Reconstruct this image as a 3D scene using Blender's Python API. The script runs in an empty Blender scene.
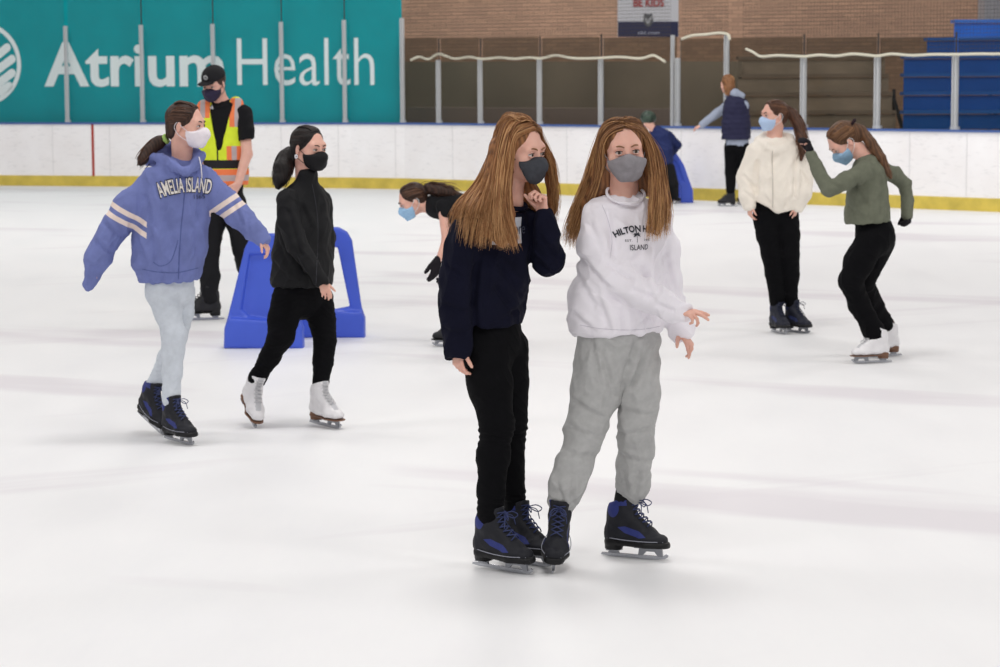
import bpy, math, random
import numpy as np
from mathutils import Vector, Matrix
from mathutils.bvhtree import BVHTree

SC = bpy.context.scene
COL = SC.collection
# ------------------------------------------------------------------ camera
FPX = 2400.0
CAMH = 1.8
PITCH = math.atan((333.5 - 75.5) / FPX)
ROLL = 0.005
_F0 = np.array([0, math.cos(PITCH), -math.sin(PITCH)])
_U0 = np.array([0, math.sin(PITCH), math.cos(PITCH)])
_R0 = np.array([1.0, 0, 0])
CR = math.cos(ROLL) * _R0 - math.sin(ROLL) * _U0
CU = math.sin(ROLL) * _R0 + math.cos(ROLL) * _U0
CF = _F0
CP = np.array([0, 0, CAMH])
cd = bpy.data.cameras.new('camera')
cam = bpy.data.objects.new('camera', cd)
COL.objects.link(cam)
SC.camera = cam
cd.sensor_width = 36
cd.lens = FPX * 36 / 1000
cd.clip_end = 300
cam.matrix_world = Matrix(((CR[0], CU[0], -CF[0], CP[0]), (CR[1], CU[1], -CF[1], CP[1]), (CR[2], CU[2], -CF[2], CP[2]), (0, 0, 0, 1)))
cd.dof.use_dof = True
cd.dof.focus_distance = 9.0
cd.dof.aperture_fstop = 8.0
# ------------------------------------------------------------------ light
w = bpy.data.worlds.new('world')
SC.world = w
w.use_nodes = True
w.node_tree.nodes['Background'].inputs[0].default_value = (1.0, 0.985, 0.985, 1)
w.node_tree.nodes['Background'].inputs[1].default_value = 0.47


def area(x, y, z, sx, sy, power, tilt=0, col=(1, .975, .95)):
    l = bpy.data.lights.new('rink_and_fill_lamp', 'AREA')
    l.shape = 'RECTANGLE'
    l.size = sx
    l.size_y = sy
    l.energy = power
    l.color = col
    o = bpy.data.objects.new('rink_and_fill_lamp', l)
    o.location = (x, y, z)
    o.rotation_euler = (tilt, 0, 0)
    COL.objects.link(o)


for lx in (-9, 0, 9):
    for ly in (2, 12, 22, 32):
        area(lx, ly, 8.5, 2.2, 2.2, {2: 262, 12: 235, 22: 190, 32: 170}[ly])
for lx in (-7, 1, 9):  # added fill lamps, tilted to brighten the far boards
    area(lx, 25, 8.5, 2.2, 2.2, 190, 1.15)
for lx in (-8, 2, 12):  # unseen lamps added behind the boards to lift the brick wall
    area(lx, 42.6, 7.5, 5.0, 1.0, 300, 0.25)
SC.view_settings.view_transform = 'Standard'
SC.view_settings.look = 'None'
SC.view_settings.gamma = 1
SC.view_settings.use_curve_mapping = False
SC.view_settings.exposure = 0.0
SC.cycles.use_denoising = True
SC.cycles.max_bounces = 8
SC.cycles.transparent_max_bounces = 16


# ------------------------------------------------------------------ geometry of the view
def ray(px, py):
    return CF + (px - 500) / FPX * CR - (py - 333.5) / FPX * CU


def G(px, py, z=0.0):
    """point of the level z seen at that place of the photograph"""
    d = ray(px, py)
    return CP + d * ((z - CAMH) / d[2])


def at(px, py, Y):
    d = ray(px, py)
    return CP + d * (Y / d[1])


def proj(p):
    q = np.asarray(p) - CP
    z = q @ CF
    return 500 + FPX * (q @ CR) / z, 333.5 - FPX * (q @ CU) / z


def nrm(v):
    v = np.asarray(v, float)
    return v / (np.linalg.norm(v) + 1e-12)


V = lambda *a: np.array(a, float)


# ------------------------------------------------------------------ materials
def lin(c):
    return tuple(((x / 255) / 12.92 if x / 255 <= 0.04045 else ((x / 255 + 0.055) / 1.055) ** 2.4) for x in c) + (1,)


class NT:
    def __init__(s, name):
        s.m = bpy.data.materials.new(name)
        s.m.use_nodes = True
        s.t = s.m.node_tree
        s.b = s.t.nodes['Principled BSDF']
        s.out = s.t.nodes['Material Output']

    def n(s, typ, **kw):
        x = s.t.nodes.new(typ)
        for k, v in kw.items():
            if k in x.inputs.keys() if isinstance(k, str) else False:
                x.inputs[k].default_value = v
            else:
                setattr(x, k, v)
        return x

    def l(s, a, b):
        s.t.links.new(a, b)

    def math(s, op, a, b=None, clamp=False):
        x = s.t.nodes.new('ShaderNodeMath')
        x.operation = op
        x.use_clamp = clamp
        for i, q in enumerate((a, b)):
            if q is None: continue
            if isinstance(q, (int, float)):
                x.inputs[i].default_value = q
            else:
                s.l(q, x.inputs[i])
        return x.outputs[0]

    def mix(s, f, a, b, mode='MIX'):
        x = s.t.nodes.new('ShaderNodeMix')
        x.data_type = 'RGBA'
        x.blend_type = mode
        for i, q in ((0, f), (6, a), (7, b)):
            if isinstance(q, (int, float, tuple)):
                x.inputs[i].default_value = q
            else:
                s.l(q, x.inputs[i])
        return x.outputs[2]

    def coord(s, kind='Object', scale=(1, 1, 1)):
        tc = s.t.nodes.new('ShaderNodeTexCoord')
        mp = s.t.nodes.new('ShaderNodeMapping')
        mp.inputs['Scale'].default_value = scale
        s.l(tc.outputs[kind], mp.inputs[0])
        return mp.outputs[0]

    def noise(s, scale, detail=3, stretch=(1, 1, 1), rough=.5, kind='Object'):
        x = s.t.nodes.new('ShaderNodeTexNoise')
        x.inputs['Scale'].default_value = scale
        x.inputs['Detail'].default_value = detail
        x.inputs['Roughness'].default_value = rough
        s.l(s.coord(kind, stretch), x.inputs['Vector'])
        return x.outputs[0]

    def ramp(s, f, stops):
        x = s.t.nodes.new('ShaderNodeValToRGB')
        el = x.color_ramp.elements
        while len(el) < len(stops): el.new(.5)
        for e, (p, c) in zip(el, stops):
            e.position = p
            e.color = c
        s.l(f, x.inputs[0])
        return x.outputs[0]

    def attr(s, name):
        x = s.t.nodes.new('ShaderNodeAttribute')
        x.attribute_name = name
        return x.outputs['Fac']

    def bump(s, h, strength=.3, dist=.002):
        x = s.t.nodes.new('ShaderNodeBump')
        x.inputs['Strength'].default_value = strength
        x.inputs['Distance'].default_value = dist
        s.l(h, x.inputs['Height'])
        s.l(x.outputs[0], s.b.inputs['Normal'])


def mat(name, c, rough=.8, var=.0, vs=30, bump=0, bs=400, masks=(), metal=0, spec=.3, sheen=0, stretch=(1, 1, 1), coat=0, sss=0):
    """a surface of colour c (0..255) with faint wear, a fine weave bump and dyed areas given by mesh attributes"""
    t = NT(name)
    base = lin(c)
    t.b.inputs['Base Color'].default_value = base
    col = None
    if var:
        n = t.noise(vs, 4, stretch)
        dark = tuple(v * (1 - var) for v in base[:3]) + (1,)
        lite = tuple(min(1, v * (1 + var)) for v in base[:3]) + (1,)
        col = t.ramp(n, [(.3, dark), (.7, lite)])
    for a, mc in masks:
        f = t.math('GREATER_THAN', t.attr(a), 0)
        col = t.mix(f, col if col is not None else base, lin(mc))
    if col is not None: t.l(col, t.b.inputs['Base Color'])
    t.b.inputs['Roughness'].default_value = rough
    t.b.inputs['Metallic'].default_value = metal
    t.b.inputs['Specular IOR Level'].default_value = spec
    if sheen:
        t.b.inputs['Sheen Weight'].default_value = sheen
    if coat:
        t.b.inputs['Coat Weight'].default_value = coat
    if sss:
        t.b.inputs['Subsurface Weight'].default_value = sss
        t.b.inputs['Subsurface Radius'].default_value = (.02, .008, .004)
        t.b.inputs['Subsurface Scale'].default_value = .5
    if bump: t.bump(t.noise(bs, 2), bump, .002)
    return t.m


def hair_mat(name, dark, mid, lite):
    t = NT(name)
    r = t.attr('rnd')
    n = t.noise(60, 3, (1, 1, .12))
    f = t.math('ADD', t.math('ADD', t.math('MULTIPLY', r, .45), t.math('MULTIPLY', n, .40)), t.math('MULTIPLY', t.attr('tip'), .26))
    t.l(t.ramp(f, [(.15, lin(dark)), (.5, lin(mid)), (.9, lin(lite))]), t.b.inputs['Base Color'])
    t.b.inputs['Roughness'].default_value = .5
    t.b.inputs['Specular IOR Level'].default_value = .3
    t.bump(t.noise(420, 3, (1, 1, .06)), .5, .003)
    return t.m


# ------------------------------------------------------------------ meshes
def mesh_obj(name, vs, fs, m=None, parent=None, smooth=False, attrs=None):
    me = bpy.data.meshes.new(name)
    vs = np.asarray(vs, float)
    if isinstance(fs, np.ndarray):
        k = fs.shape[1]
        me.vertices.add(len(vs))
        me.vertices.foreach_set('co', vs.astype(np.float32).ravel())
        me.loops.add(fs.size)
        me.loops.foreach_set('vertex_index', fs.astype(np.int32).ravel())
        me.polygons.add(len(fs))
        me.polygons.foreach_set('loop_start', np.arange(0, fs.size, k, dtype=np.int32))
        me.update(calc_edges=True)
    else:
        me.from_pydata([tuple(v) for v in vs], [], fs)
        me.update()
    if smooth:
        me.polygons.foreach_set('use_smooth', np.ones(len(me.polygons), bool))
    if attrs:
        for k, a in attrs.items():
            at_ = me.attributes.new(k, 'FLOAT', 'POINT')
            at_.data.foreach_set('value', np.asarray(a, np.float32))
    if m: me.materials.append(m)
    o = bpy.data.objects.new(name, me)
    COL.objects.link(o)
    if parent: o.parent = parent
    return o


def tag(o, label=None, cat=None, group=None, kind=None):
    for k, v in (('label', label), ('category', cat), ('group', group), ('kind', kind)):
        if v: o[k] = v
    return o


def empty(name, loc, label, cat, group=None):
    o = bpy.data.objects.new(name, None)
    COL.objects.link(o)
    o.location = loc
    return tag(o, label, cat, group)


class MB:
    """collects boxes, bars and tubes into one mesh"""

    def __init__(s):
        s.v = []
        s.f = []

    def add(s, vs, fs):
        n = len(s.v)
        s.v += [tuple(map(float, v)) for v in vs]
        s.f += [tuple(i + n for i in f) for f in fs]

    def hexa(s, c):
        s.add(c, [(0, 3, 2, 1), (4, 5, 6, 7), (0, 1, 5, 4), (1, 2, 6, 5), (2, 3, 7, 6), (3, 0, 4, 7)])

    def box(s, lo, hi):
        (a, b, c), (d, e, f) = lo, hi
        s.hexa([(a, b, c), (d, b, c), (d, e, c), (a, e, c), (a, b, f), (d, b, f), (d, e, f), (a, e, f)])

    def beam(s, a, b, w, d, side=(0, 1, 0)):
        a, b = np.asarray(a, float), np.asarray(b, float)
        t = nrm(b - a)
        n = nrm(np.cross(t, side))
        q = np.cross(n, t)
        c = []
        for p in (a, b):
            for i, j in ((-1, -1), (1, -1), (1, 1), (-1, 1)):
                c.append(p + n * i * w / 2 + q * j * d / 2)
        s.hexa(c)

    def tube(s, pts, r, n=6, closed=False):
        pts = [np.asarray(p, float) for p in pts]
        m = len(pts)
        rr = r if hasattr(r, '__len__') else [r] * m
        base = len(s.v)
        ref = V(0.13, .29, .95)
        for i, p in enumerate(pts):
            a = pts[(i - 1) % m] if (closed or i > 0) else p
            b = pts[(i + 1) % m] if (closed or i < m - 1) else p
            t = nrm(b - a)
            u = np.cross(t, ref)
            if np.linalg.norm(u) < .1: u = np.cross(t, V(1, 0, 0))
            u = nrm(u)
            v = np.cross(t, u)
            for k in range(n):
                an = 2 * math.pi * k / n
                s.v.append(tuple(p + rr[i] * (math.cos(an) * u + math.sin(an) * v)))
        for i in range(m if closed else m - 1):
            j = (i + 1) % m
            for k in range(n):
                s.f.append((base + i * n + k, base + i * n + (k + 1) % n, base + j * n + (k + 1) % n, base + j * n + k))
        if not closed:
            s.f.append(tuple(base + k for k in range(n))[::-1])
            s.f.append(tuple(base + (m - 1) * n + k for k in range(n)))

    def plate(s, poly, M, th):
        """polygon in a local xz plane extruded by th along local y"""
        n = len(poly)
        vs = [M @ V(x, -th / 2, z, 1) for x, z in poly] + [M @ V(x, th / 2, z, 1) for x, z in poly]
        vs = [v[:3] for v in vs]
        s.add(vs, [tuple(range(n)), tuple(range(2 * n - 1, n - 1, -1))] + [(i, (i + 1) % n, n + (i + 1) % n, n + i)[::-1] for i in range(n)])

    def build(s, name, m=None, parent=None, smooth=False, origin=None):
        v = np.array(s.v)
        if origin is not None: v = v - origin
        return mesh_obj(name, v, s.f, m, parent, smooth)


def spline(pts, n):
    """Catmull-Rom through pts, n samples"""
    P = [np.asarray(p, float) for p in pts]
    if len(P) == 2: return [P[0] + (P[1] - P[0]) * t for t in np.linspace(0, 1, n)]
    Q = [2 * P[0] - P[1]] + P + [2 * P[-1] - P[-2]]
    out = []
    for t in np.linspace(0, len(P) - 1.0001, n):
        i = int(t)
        u = t - i
        a, b, c, d = Q[i:i + 4]
        out.append(.5 * ((2 * b) + (c - a) * u + (2 * a - 5 * b + 4 * c - d) * u * u + (3 * b - a - 3 * c + d) * u ** 3))
    return out


# ------------------------------------------------------------------ implicit shapes
def bb(pts, r):
    p = np.array(pts)
    return p.min(0) - r, p.max(0) + r


def cap(a, b, ra, rb=None):
    """tapered limb"""
    a, b = np.asarray(a, float), np.asarray(b, float)
    rb = ra if rb is None else rb
    d = b - a
    L = float(d @ d) + 1e-12

    def fn(X, Y, Z):
        x, y, z = X - a[0], Y - a[1], Z - a[2]
        t = np.clip((x * d[0] + y * d[1] + z * d[2]) / L, 0, 1)
        return np.sqrt((x - t * d[0]) ** 2 + (y - t * d[1]) ** 2 + (z - t * d[2]) ** 2) - (ra + (rb - ra) * t)

    return (fn,) + bb([a, b], max(ra, rb))


def etube(a, b, ea, eb, side):
    """limb of elliptic section: (half width along side, half depth)"""
    a, b = np.asarray(a, float), np.asarray(b, float)
    d = b - a
    L = float(d @ d) + 1e-12
    ax = nrm(d)
    s = nrm(np.asarray(side, float) - ax * (np.asarray(side, float) @ ax))
    n = np.cross(ax, s)

    def fn(X, Y, Z):
        x, y, z = X - a[0], Y - a[1], Z - a[2]
        t = np.clip((x * d[0] + y * d[1] + z * d[2]) / L, 0, 1)
        x, y, z = x - t * d[0], y - t * d[1], z - t * d[2]
        W = ea[0] + (eb[0] - ea[0]) * t
        Dp = ea[1] + (eb[1] - ea[1]) * t
        M = np.minimum(W, Dp)
        u = x * s[0] + y * s[1] + z * s[2]
        v = x * n[0] + y * n[1] + z * n[2]
        q = x * ax[0] + y * ax[1] + z * ax[2]
        k0 = np.sqrt((u / W) ** 2 + (v / Dp) ** 2 + (q / M) ** 2)
        k1 = np.sqrt((u / W ** 2) ** 2 + (v / Dp ** 2) ** 2 + (q / M ** 2) ** 2) + 1e-6
        return k0 * (k0 - 1) / k1

    return (fn,) + bb([a, b], max(ea + eb))


def ell(c, r, A=None):
    """ellipsoid; rows of A are its axes"""
    c = np.asarray(c, float)
    A = np.eye(3) if A is None else A

    def fn(X, Y, Z):
        x, y, z = X - c[0], Y - c[1], Z - c[2]
        k0 = 0
        k1 = 0
        for i in range(3):
            u = x * A[i][0] + y * A[i][1] + z * A[i][2]
            k0 = k0 + (u / r[i]) ** 2
            k1 = k1 + (u / r[i] ** 2) ** 2
        k0 = np.sqrt(k0)
        return k0 * (k0 - 1) / (np.sqrt(k1) + 1e-6)

    return (fn,) + bb([c], max(r))


def torus(c, n, R, r, sx=1.0, side=None):
    c = np.asarray(c, float)
    n = nrm(n)

    def fn(X, Y, Z):
        x, y, z = X - c[0], Y - c[1], Z - c[2]
        h = x * n[0] + y * n[1] + z * n[2]
        q = np.sqrt(np.maximum(x * x + y * y + z * z - h * h, 0))
        return np.sqrt((q - R) ** 2 + h * h) - r

    return (fn,) + bb([c], R + r)


def prism(o, u, v, poly, th, rnd=.01):
    """polygon given in the plane (u, v) at o, half thickness th, rounded edges"""
    o, u, v = np.asarray(o, float), nrm(u), nrm(v)
    nn_ = nrm(np.cross(u, v))
    pl = [np.array(p, float) for p in poly]

    def fn(X, Y, Z):
        x, y, z = X - o[0], Y - o[1], Z - o[2]
        a = x * u[0] + y * u[1] + z * u[2]
        b = x * v[0] + y * v[1] + z * v[2]
        c = x * nn_[0] + y * nn_[1] + z * nn_[2]
        d = None
        ins = np.zeros(np.broadcast(a, b).shape, bool)
        for i in range(len(pl)):
            p, q = pl[i], pl[(i + 1) % len(pl)]
            e = q - p
            t = np.clip(((a - p[0]) * e[0] + (b - p[1]) * e[1]) / (e @ e), 0, 1)
            dd = (a - p[0] - t * e[0]) ** 2 + (b - p[1] - t * e[1]) ** 2
            d = dd if d is None else np.minimum(d, dd)
            if abs(e[1]) > 1e-12:
                ins ^= ((b >= min(p[1], q[1])) & (b < max(p[1], q[1])) & (a < p[0] + (b - p[1]) / e[1] * e[0]))
        d = np.sqrt(d) * np.where(ins, -1, 1) + rnd
        w_ = np.abs(c) - th + rnd
        return np.sqrt(np.maximum(d, 0) ** 2 + np.maximum(w_, 0) ** 2) + np.minimum(np.maximum(d, w_), 0) - rnd

    P_ = [o + u * p[0] + v * p[1] for p in pl]
    return (fn,) + bb(P_, th + rnd)


def half(p, n):
    """everything on the far side of the plane (towards n)"""
    p = np.asarray(p, float)
    n = nrm(n)
    return (lambda X, Y, Z: -((X - p[0]) * n[0] + (Y - p[1]) * n[1] + (Z - p[2]) * n[2]), None, None)


class Sdf:
    def __init__(s):
        s.ops = []

    def add(s, prim, k=.012):
        s.ops.append(('a', prim, k))
        return s

    def sub(s, prim, k=.004):
        s.ops.append(('s', prim, k))
        return s

    def grid(s, h, grow=0):
        los = np.array([p[1] for m, p, k in s.ops if m == 'a'])
        his = np.array([p[2] for m, p, k in s.ops if m == 'a'])
        lo = los.min(0) - 4 * h - grow
        hi = his.max(0) + 4 * h + grow
        n = np.ceil((hi - lo) / h).astype(int) + 1
        ax = [(lo[i] + h * np.arange(n[i])).astype(np.float32) for i in range(3)]
        D = np.full(n, .3, np.float32)
        for m, p, k in s.ops:
            fn, a, b = p
            if a is None:
                sl = [slice(0, n[i]) for i in range(3)]
            else:
                mg = 3 * h + k + grow
                i0 = np.clip(((a - mg - lo) / h).astype(int), 0, n)
                i1 = np.clip(((b + mg - lo) / h).astype(int) + 2, 0, n)
                if (i1 <= i0).any(): continue
                sl = [slice(i0[i], i1[i]) for i in range(3)]
            X = ax[0][sl[0]][:, None, None]
            Y = ax[1][sl[1]][None, :, None]
            Z = ax[2][sl[2]][None, None, :]
            d = np.asarray(fn(X, Y, Z), np.float32)
            if grow and m == 'a': d = d - grow
            sl = tuple(sl)
            c = D[sl]
            if m == 'a':
                q = np.maximum(k - np.abs(c - d), 0) / k
                D[sl] = np.minimum(c, d) - q * q * k * .25
            else:
                d = -d
                q = np.maximum(k - np.abs(c - d), 0) / k
                D[sl] = np.maximum(c, d) + q * q * k * .25
        return D, lo

    def mesh(s, h, grow=0, relax=1):
        D, lo = s.grid(h, grow)
        D = np.where(D == 0, 1e-7, D)
        I = D < 0
        n = np.array(D.shape)
        c = [I[i:n[0] - 1 + i, j:n[1] - 1 + j, k:n[2] - 1 + k] for i in (0, 1) for j in (0, 1) for k in (0, 1)]
        anyc = c[0].copy()
        allc = c[0].copy()
        for q in c[1:]:
            anyc |= q
            allc &= q
        act = anyc & ~allc
        ix = np.argwhere(act)
        cid = np.full(act.shape, -1, np.int32)
        cid[act] = np.arange(len(ix))
        cor = [(i, j, k) for i in (0, 1) for j in (0, 1) for k in (0, 1)]
        val = np.stack([D[ix[:, 0] + i, ix[:, 1] + j, ix[:, 2] + k] for i, j, k in cor], 1)
        acc = np.zeros((len(ix), 3))
        cnt = np.zeros(len(ix))
        for a in range(8):
            for b in range(a + 1, 8):
                da = np.abs(np.subtract(cor[a], cor[b]))
                if da.sum() != 1: continue
                va, vb = val[:, a], val[:, b]
                mk = (va < 0) != (vb < 0)
                t = np.where(mk, va / np.where(mk, va - vb, 1), 0)
                pt = np.array(cor[a])[None] + t[:, None] * (np.array(cor[b]) - np.array(cor[a]))[None]
                acc[mk] += pt[mk]
                cnt[mk] += 1
        vs = lo + h * (ix + acc / cnt[:, None])
        F = []
        for axn in range(3):
            u, v = [(1, 2), (2, 0), (0, 1)][axn]
            sa = [slice(None)] * 3
            sb = [slice(None)] * 3
            sa[axn] = slice(0, -1)
            sb[axn] = slice(1, None)
            A, B = I[tuple(sa)], I[tuple(sb)]
            e = np.argwhere(A != B)
            e = e[(e[:, u] > 0) & (e[:, v] > 0) & (e[:, u] < n[u] - 1) & (e[:, v] < n[v] - 1)]
            if not len(e): continue
            ins = A[e[:, 0], e[:, 1], e[:, 2]]
            q = []
            for du, dv in ((-1, -1), (0, -1), (0, 0), (-1, 0)):
                f = e.copy()
                f[:, u] += du
                f[:, v] += dv
                q.append(cid[f[:, 0], f[:, 1], f[:, 2]])
            q = np.stack(q, 1)
            q[~ins] = q[~ins][:, ::-1]
            F.append(q)
        F = np.concatenate(F)
        for _ in range(relax):
            sm = np.zeros_like(vs)
            ct = np.zeros(len(vs))
            for a, b in ((0, 1), (1, 2), (2, 3), (3, 0)):
                for p_, q_ in ((a, b), (b, a)):
                    for k in range(3):
                        sm[:, k] += np.bincount(F[:, p_], vs[F[:, q_], k], len(vs))
                    ct += np.bincount(F[:, p_], minlength=len(vs))
            vs = vs * .5 + .5 * sm / np.maximum(ct, 1)[:, None]
        return vs, F


def wrinkle(seed, freq, amp, axis=None, squash=.3, where=None, ridged=True):
    """cloth folds: displacement (metres) as a function of position"""
    rg = np.random.RandomState(seed)
    ks = rg.normal(size=(7, 3))
    ks /= np.linalg.norm(ks, axis=1)[:, None]
    if axis is not None:
        a = nrm(axis)
        d = ks @ a
        ks = ks - (1 - squash) * d[:, None] * a[None]
    ph = rg.uniform(0, 6.28, 7)
    fr = freq * 1.9 * rg.uniform(.6, 1.7, 7)
    amp = amp * .72

    def f(P):
        wv = .03 * np.sin(P[:, [1, 2, 0]] * freq * .5 + ph[:3])
        Q = P + wv * 14 / max(freq, 1) * 3
        n = 0
        for i in range(7): n = n + np.sin(Q @ ks[i] * fr[i] + ph[i])
        n = n / 2.6
        if ridged: n = 1.0 - 2.0 * np.minimum(np.abs(n), 1) ** .85
        else: n = np.clip(n, -1.3, 1.3)
        r = amp * n
        if where is not None: r = r * where(P)
        return r

    return f


def soft_obj(sdf, name, m, parent, origin, h, disp=(), attrs=None, grow=0, relax=1):
    vs, F = sdf.mesh(h, grow, relax)
    if disp:
        e1 = vs[F[:, 2]] - vs[F[:, 0]]
        e2 = vs[F[:, 3]] - vs[F[:, 1]]
        fnm = np.cross(e1, e2)
        N = np.zeros_like(vs)
        for q in range(4):
            for k in range(3): N[:, k] += np.bincount(F[:, q], fnm[:, k], len(vs))
        N /= np.linalg.norm(N, axis=1)[:, None] + 1e-12
        d = 0
        for f in disp: d = d + f(vs)
        vs = vs + N * d[:, None]
    at_ = {k: f(vs) for k, f in (attrs or {}).items()}
    return mesh_obj(name, vs - origin, F, m, parent, True, at_)
# ------------------------------------------------------------------ the rink
ice = NT('ice')
n1 = ice.noise(.25, 5, (1, .6, 1))
n2 = ice.noise(2.2, 6, (1, .35, 1), .6)
n3 = ice.noise(30, 3, (1, .2, 1))
f = ice.math('ADD', ice.math('MULTIPLY', n1, .5), ice.math('ADD', ice.math('MULTIPLY', n2, .35), ice.math('MULTIPLY', n3, .15)))
c = ice.ramp(f, [(.33, lin((233, 233, 235))), (.5, lin((236, 236, 237))), (.7, lin((239, 239, 239)))])
# soft grey scuffs left by the blades
for k_, (sc_i, st_i, lo_i, am_i) in enumerate(((.55, (.3, 1.3, 1), .58, .6), (.9, (.22, 1.5, 1), .60, .4))):
    tcc = ice.t.nodes.new('ShaderNodeTexCoord')
    mpp = ice.t.nodes.new('ShaderNodeMapping')
    mpp.inputs['Rotation'].default_value = (0, 0, (.45, -.5)[k_])
    mp2 = ice.t.nodes.new('ShaderNodeMapping')
    mp2.inputs['Scale'].default_value = st_i
    ice.l(tcc.outputs['Object'], mpp.inputs[0])
    ice.l(mpp.outputs[0], mp2.inputs[0])
    wnn = ice.t.nodes.new('ShaderNodeTexNoise')
    wnn.inputs['Scale'].default_value = sc_i
    wnn.inputs['Detail'].default_value = 4
    ice.l(mp2.outputs[0], wnn.inputs['Vector'])
    wn = wnn.outputs[0]
    tr = ice.ramp(wn, [(lo_i, (0, 0, 0, 1)), (lo_i + .08, (am_i, am_i, am_i, 1))])
    c = ice.mix(tr, c, lin((214, 208, 214)))
ice.l(c, ice.b.inputs['Base Color'])
ice.l(ice.ramp(n2, [(.3, (.42, .42, .42, 1)), (.7, (.52, .52, .52, 1))]), ice.b.inputs['Roughness'])
ice.b.inputs['Specular IOR Level'].default_value = .16
ice.bump(ice.math('ADD', n2, ice.math('MULTIPLY', n3, .3)), .08, .01)

A0, A1, A2 = G(0, 185.5), G(402, 188.7), G(1000, 212)
LL = A1 + (A0 - A1) * 3.2
RR = A1 + (A2 - A1) * 2.6
bend = [A1 + (A0 - A1) * .12, A1 + (A0 - A1) * .05 + V(0, -.01, 0), A1 + (A2 - A1) * .06 + V(0, -.01, 0), A1 + (A2 - A1) * .13]
LINE = [LL] + [bend[0]] + [A1 * .5 + (bend[0] + bend[3]) * .25] + [bend[3]] + [RR]


def offset(line, d):
    out = []
    for i, p in enumerate(line):
        a = line[max(i - 1, 0)]
        b = line[min(i + 1, len(line) - 1)]
        t = nrm(b - a)
        out.append(p + V(-t[1], t[0], 0) * d)
    return out


def sweep(name, line, prof, m, kind='structure', parent=None):
    """prof: closed polygon of (offset behind the board face, height)"""
    vs = []
    n = len(prof)
    for i in range(len(line)):
        for d, z in prof:
            p = offset(line, d)[i]
            vs.append((p[0], p[1], z))
    fs = []
    for i in range(len(line) - 1):
        for k in range(n):
            fs.append((i * n + k, i * n + (k + 1) % n, (i + 1) * n + (k + 1) % n, (i + 1) * n + k)[::-1])
    fs += [tuple(range(n)), tuple(range((len(line) - 1) * n, len(line) * n))[::-1]]
    o = mesh_obj(name, vs, fs, m, parent)
    if kind: o['kind'] = kind
    return o


def on_line(px, d=0.0):
    """point of the board line seen at column px, d behind its face"""
    L = offset(LINE, d)
    for a, b in zip(L[:-1], L[1:]):
        r = ray(px, 200)
        # solve CP + r s = a + (b-a) u in plan
        M = np.array([[r[0], -(b - a)[0]], [r[1], -(b - a)[1]]])
        s, u = np.linalg.solve(M, (a - CP)[:2])
        if -1e-6 <= u <= 1 + 1e-6:
            p = a + (b - a) * u
            return V(p[0], p[1], 0), nrm(b - a)
    raise ValueError(px)


def zat(p, py):
    """height of the place at pixel row py above plan point p"""
    lo, hi = 0.0, 8.0
    for _ in range(30):
        m_ = (lo + hi) / 2
        if proj(V(p[0], p[1], m_))[1] > py: lo = m_
        else: hi = m_
    return lo


floor_poly = [p for p in offset(LINE, .02)]
vs = [(p[0], p[1], 0) for p in floor_poly] + [(RR[0] + 6, -4, 0), (LL[0] - 6, -4, 0)]
fl = mesh_obj('floor', vs, [tuple(range(len(vs)))[::-1]], ice.m)
fl['kind'] = 'structure'

bm_ = NT('boards')
n = bm_.noise(1.2, 5, (1, 1, 1), .6)
n2 = bm_.noise(14, 4, (.5, .5, 2), .7)
sc_ = bm_.ramp(n2, [(.34, (.60, .61, .63, 1)), (.44, (1, 1, 1, 1))])
c = bm_.ramp(n, [(.3, lin((240, 237, 237))), (.7, lin((249, 248, 249)))])
bm_.l(bm_.mix(.28, c, sc_, 'MULTIPLY'), bm_.b.inputs['Base Color'])
bm_.b.inputs['Roughness'].default_value = .45
sweep('wall_rink_boards', LINE, [(0, 0), (0, 1.03), (.12, 1.03), (.12, 0)], bm_.m)
sweep('baseboard_far', LINE, [(-.015, 0), (-.015, .165), (0, .175), (0, 0)], mat('yellow_kickplate', (206, 184, 84), .5, .15, 5))
sweep('trim_1', LINE, [(-.03, 1.03), (-.03, 1.06), (.16, 1.06), (.16, 1.03)], mat('blue_cap_rail', (70, 98, 158), .4))
# red goal line crossing the boards
p, t = on_line(94, -.006)
b = MB()
q0, q1 = p - t * .022, p + t * .022
nn = V(-t[1], t[0], 0) * .01
b.hexa([q0 - nn * 0 + V(0, 0, .17), q1 + V(0, 0, .17), q1 + nn + V(0, 0, .17), q0 + nn + V(0, 0, .17), q0 + V(0, 0, 1.03), q1 + V(0, 0, 1.03), q1 + nn + V(0, 0, 1.03), q0 + nn + V(0, 0, 1.03)])
b.build('trim_2', mat('red_line', (168, 62, 50), .5))['kind'] = 'structure'
# seams between the board panels
b = MB()
for i in range(20):
    px = -60 + i * 57.0
    p, t = on_line(px, -.004)
    b.beam(p + V(0, 0, .18), p + V(0, 0, 1.02), .008, .006, side=V(-t[1], t[0], 0))
b.build('trim_3', mat('seam', (222, 221, 222), .6))['kind'] = 'structure'

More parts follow.
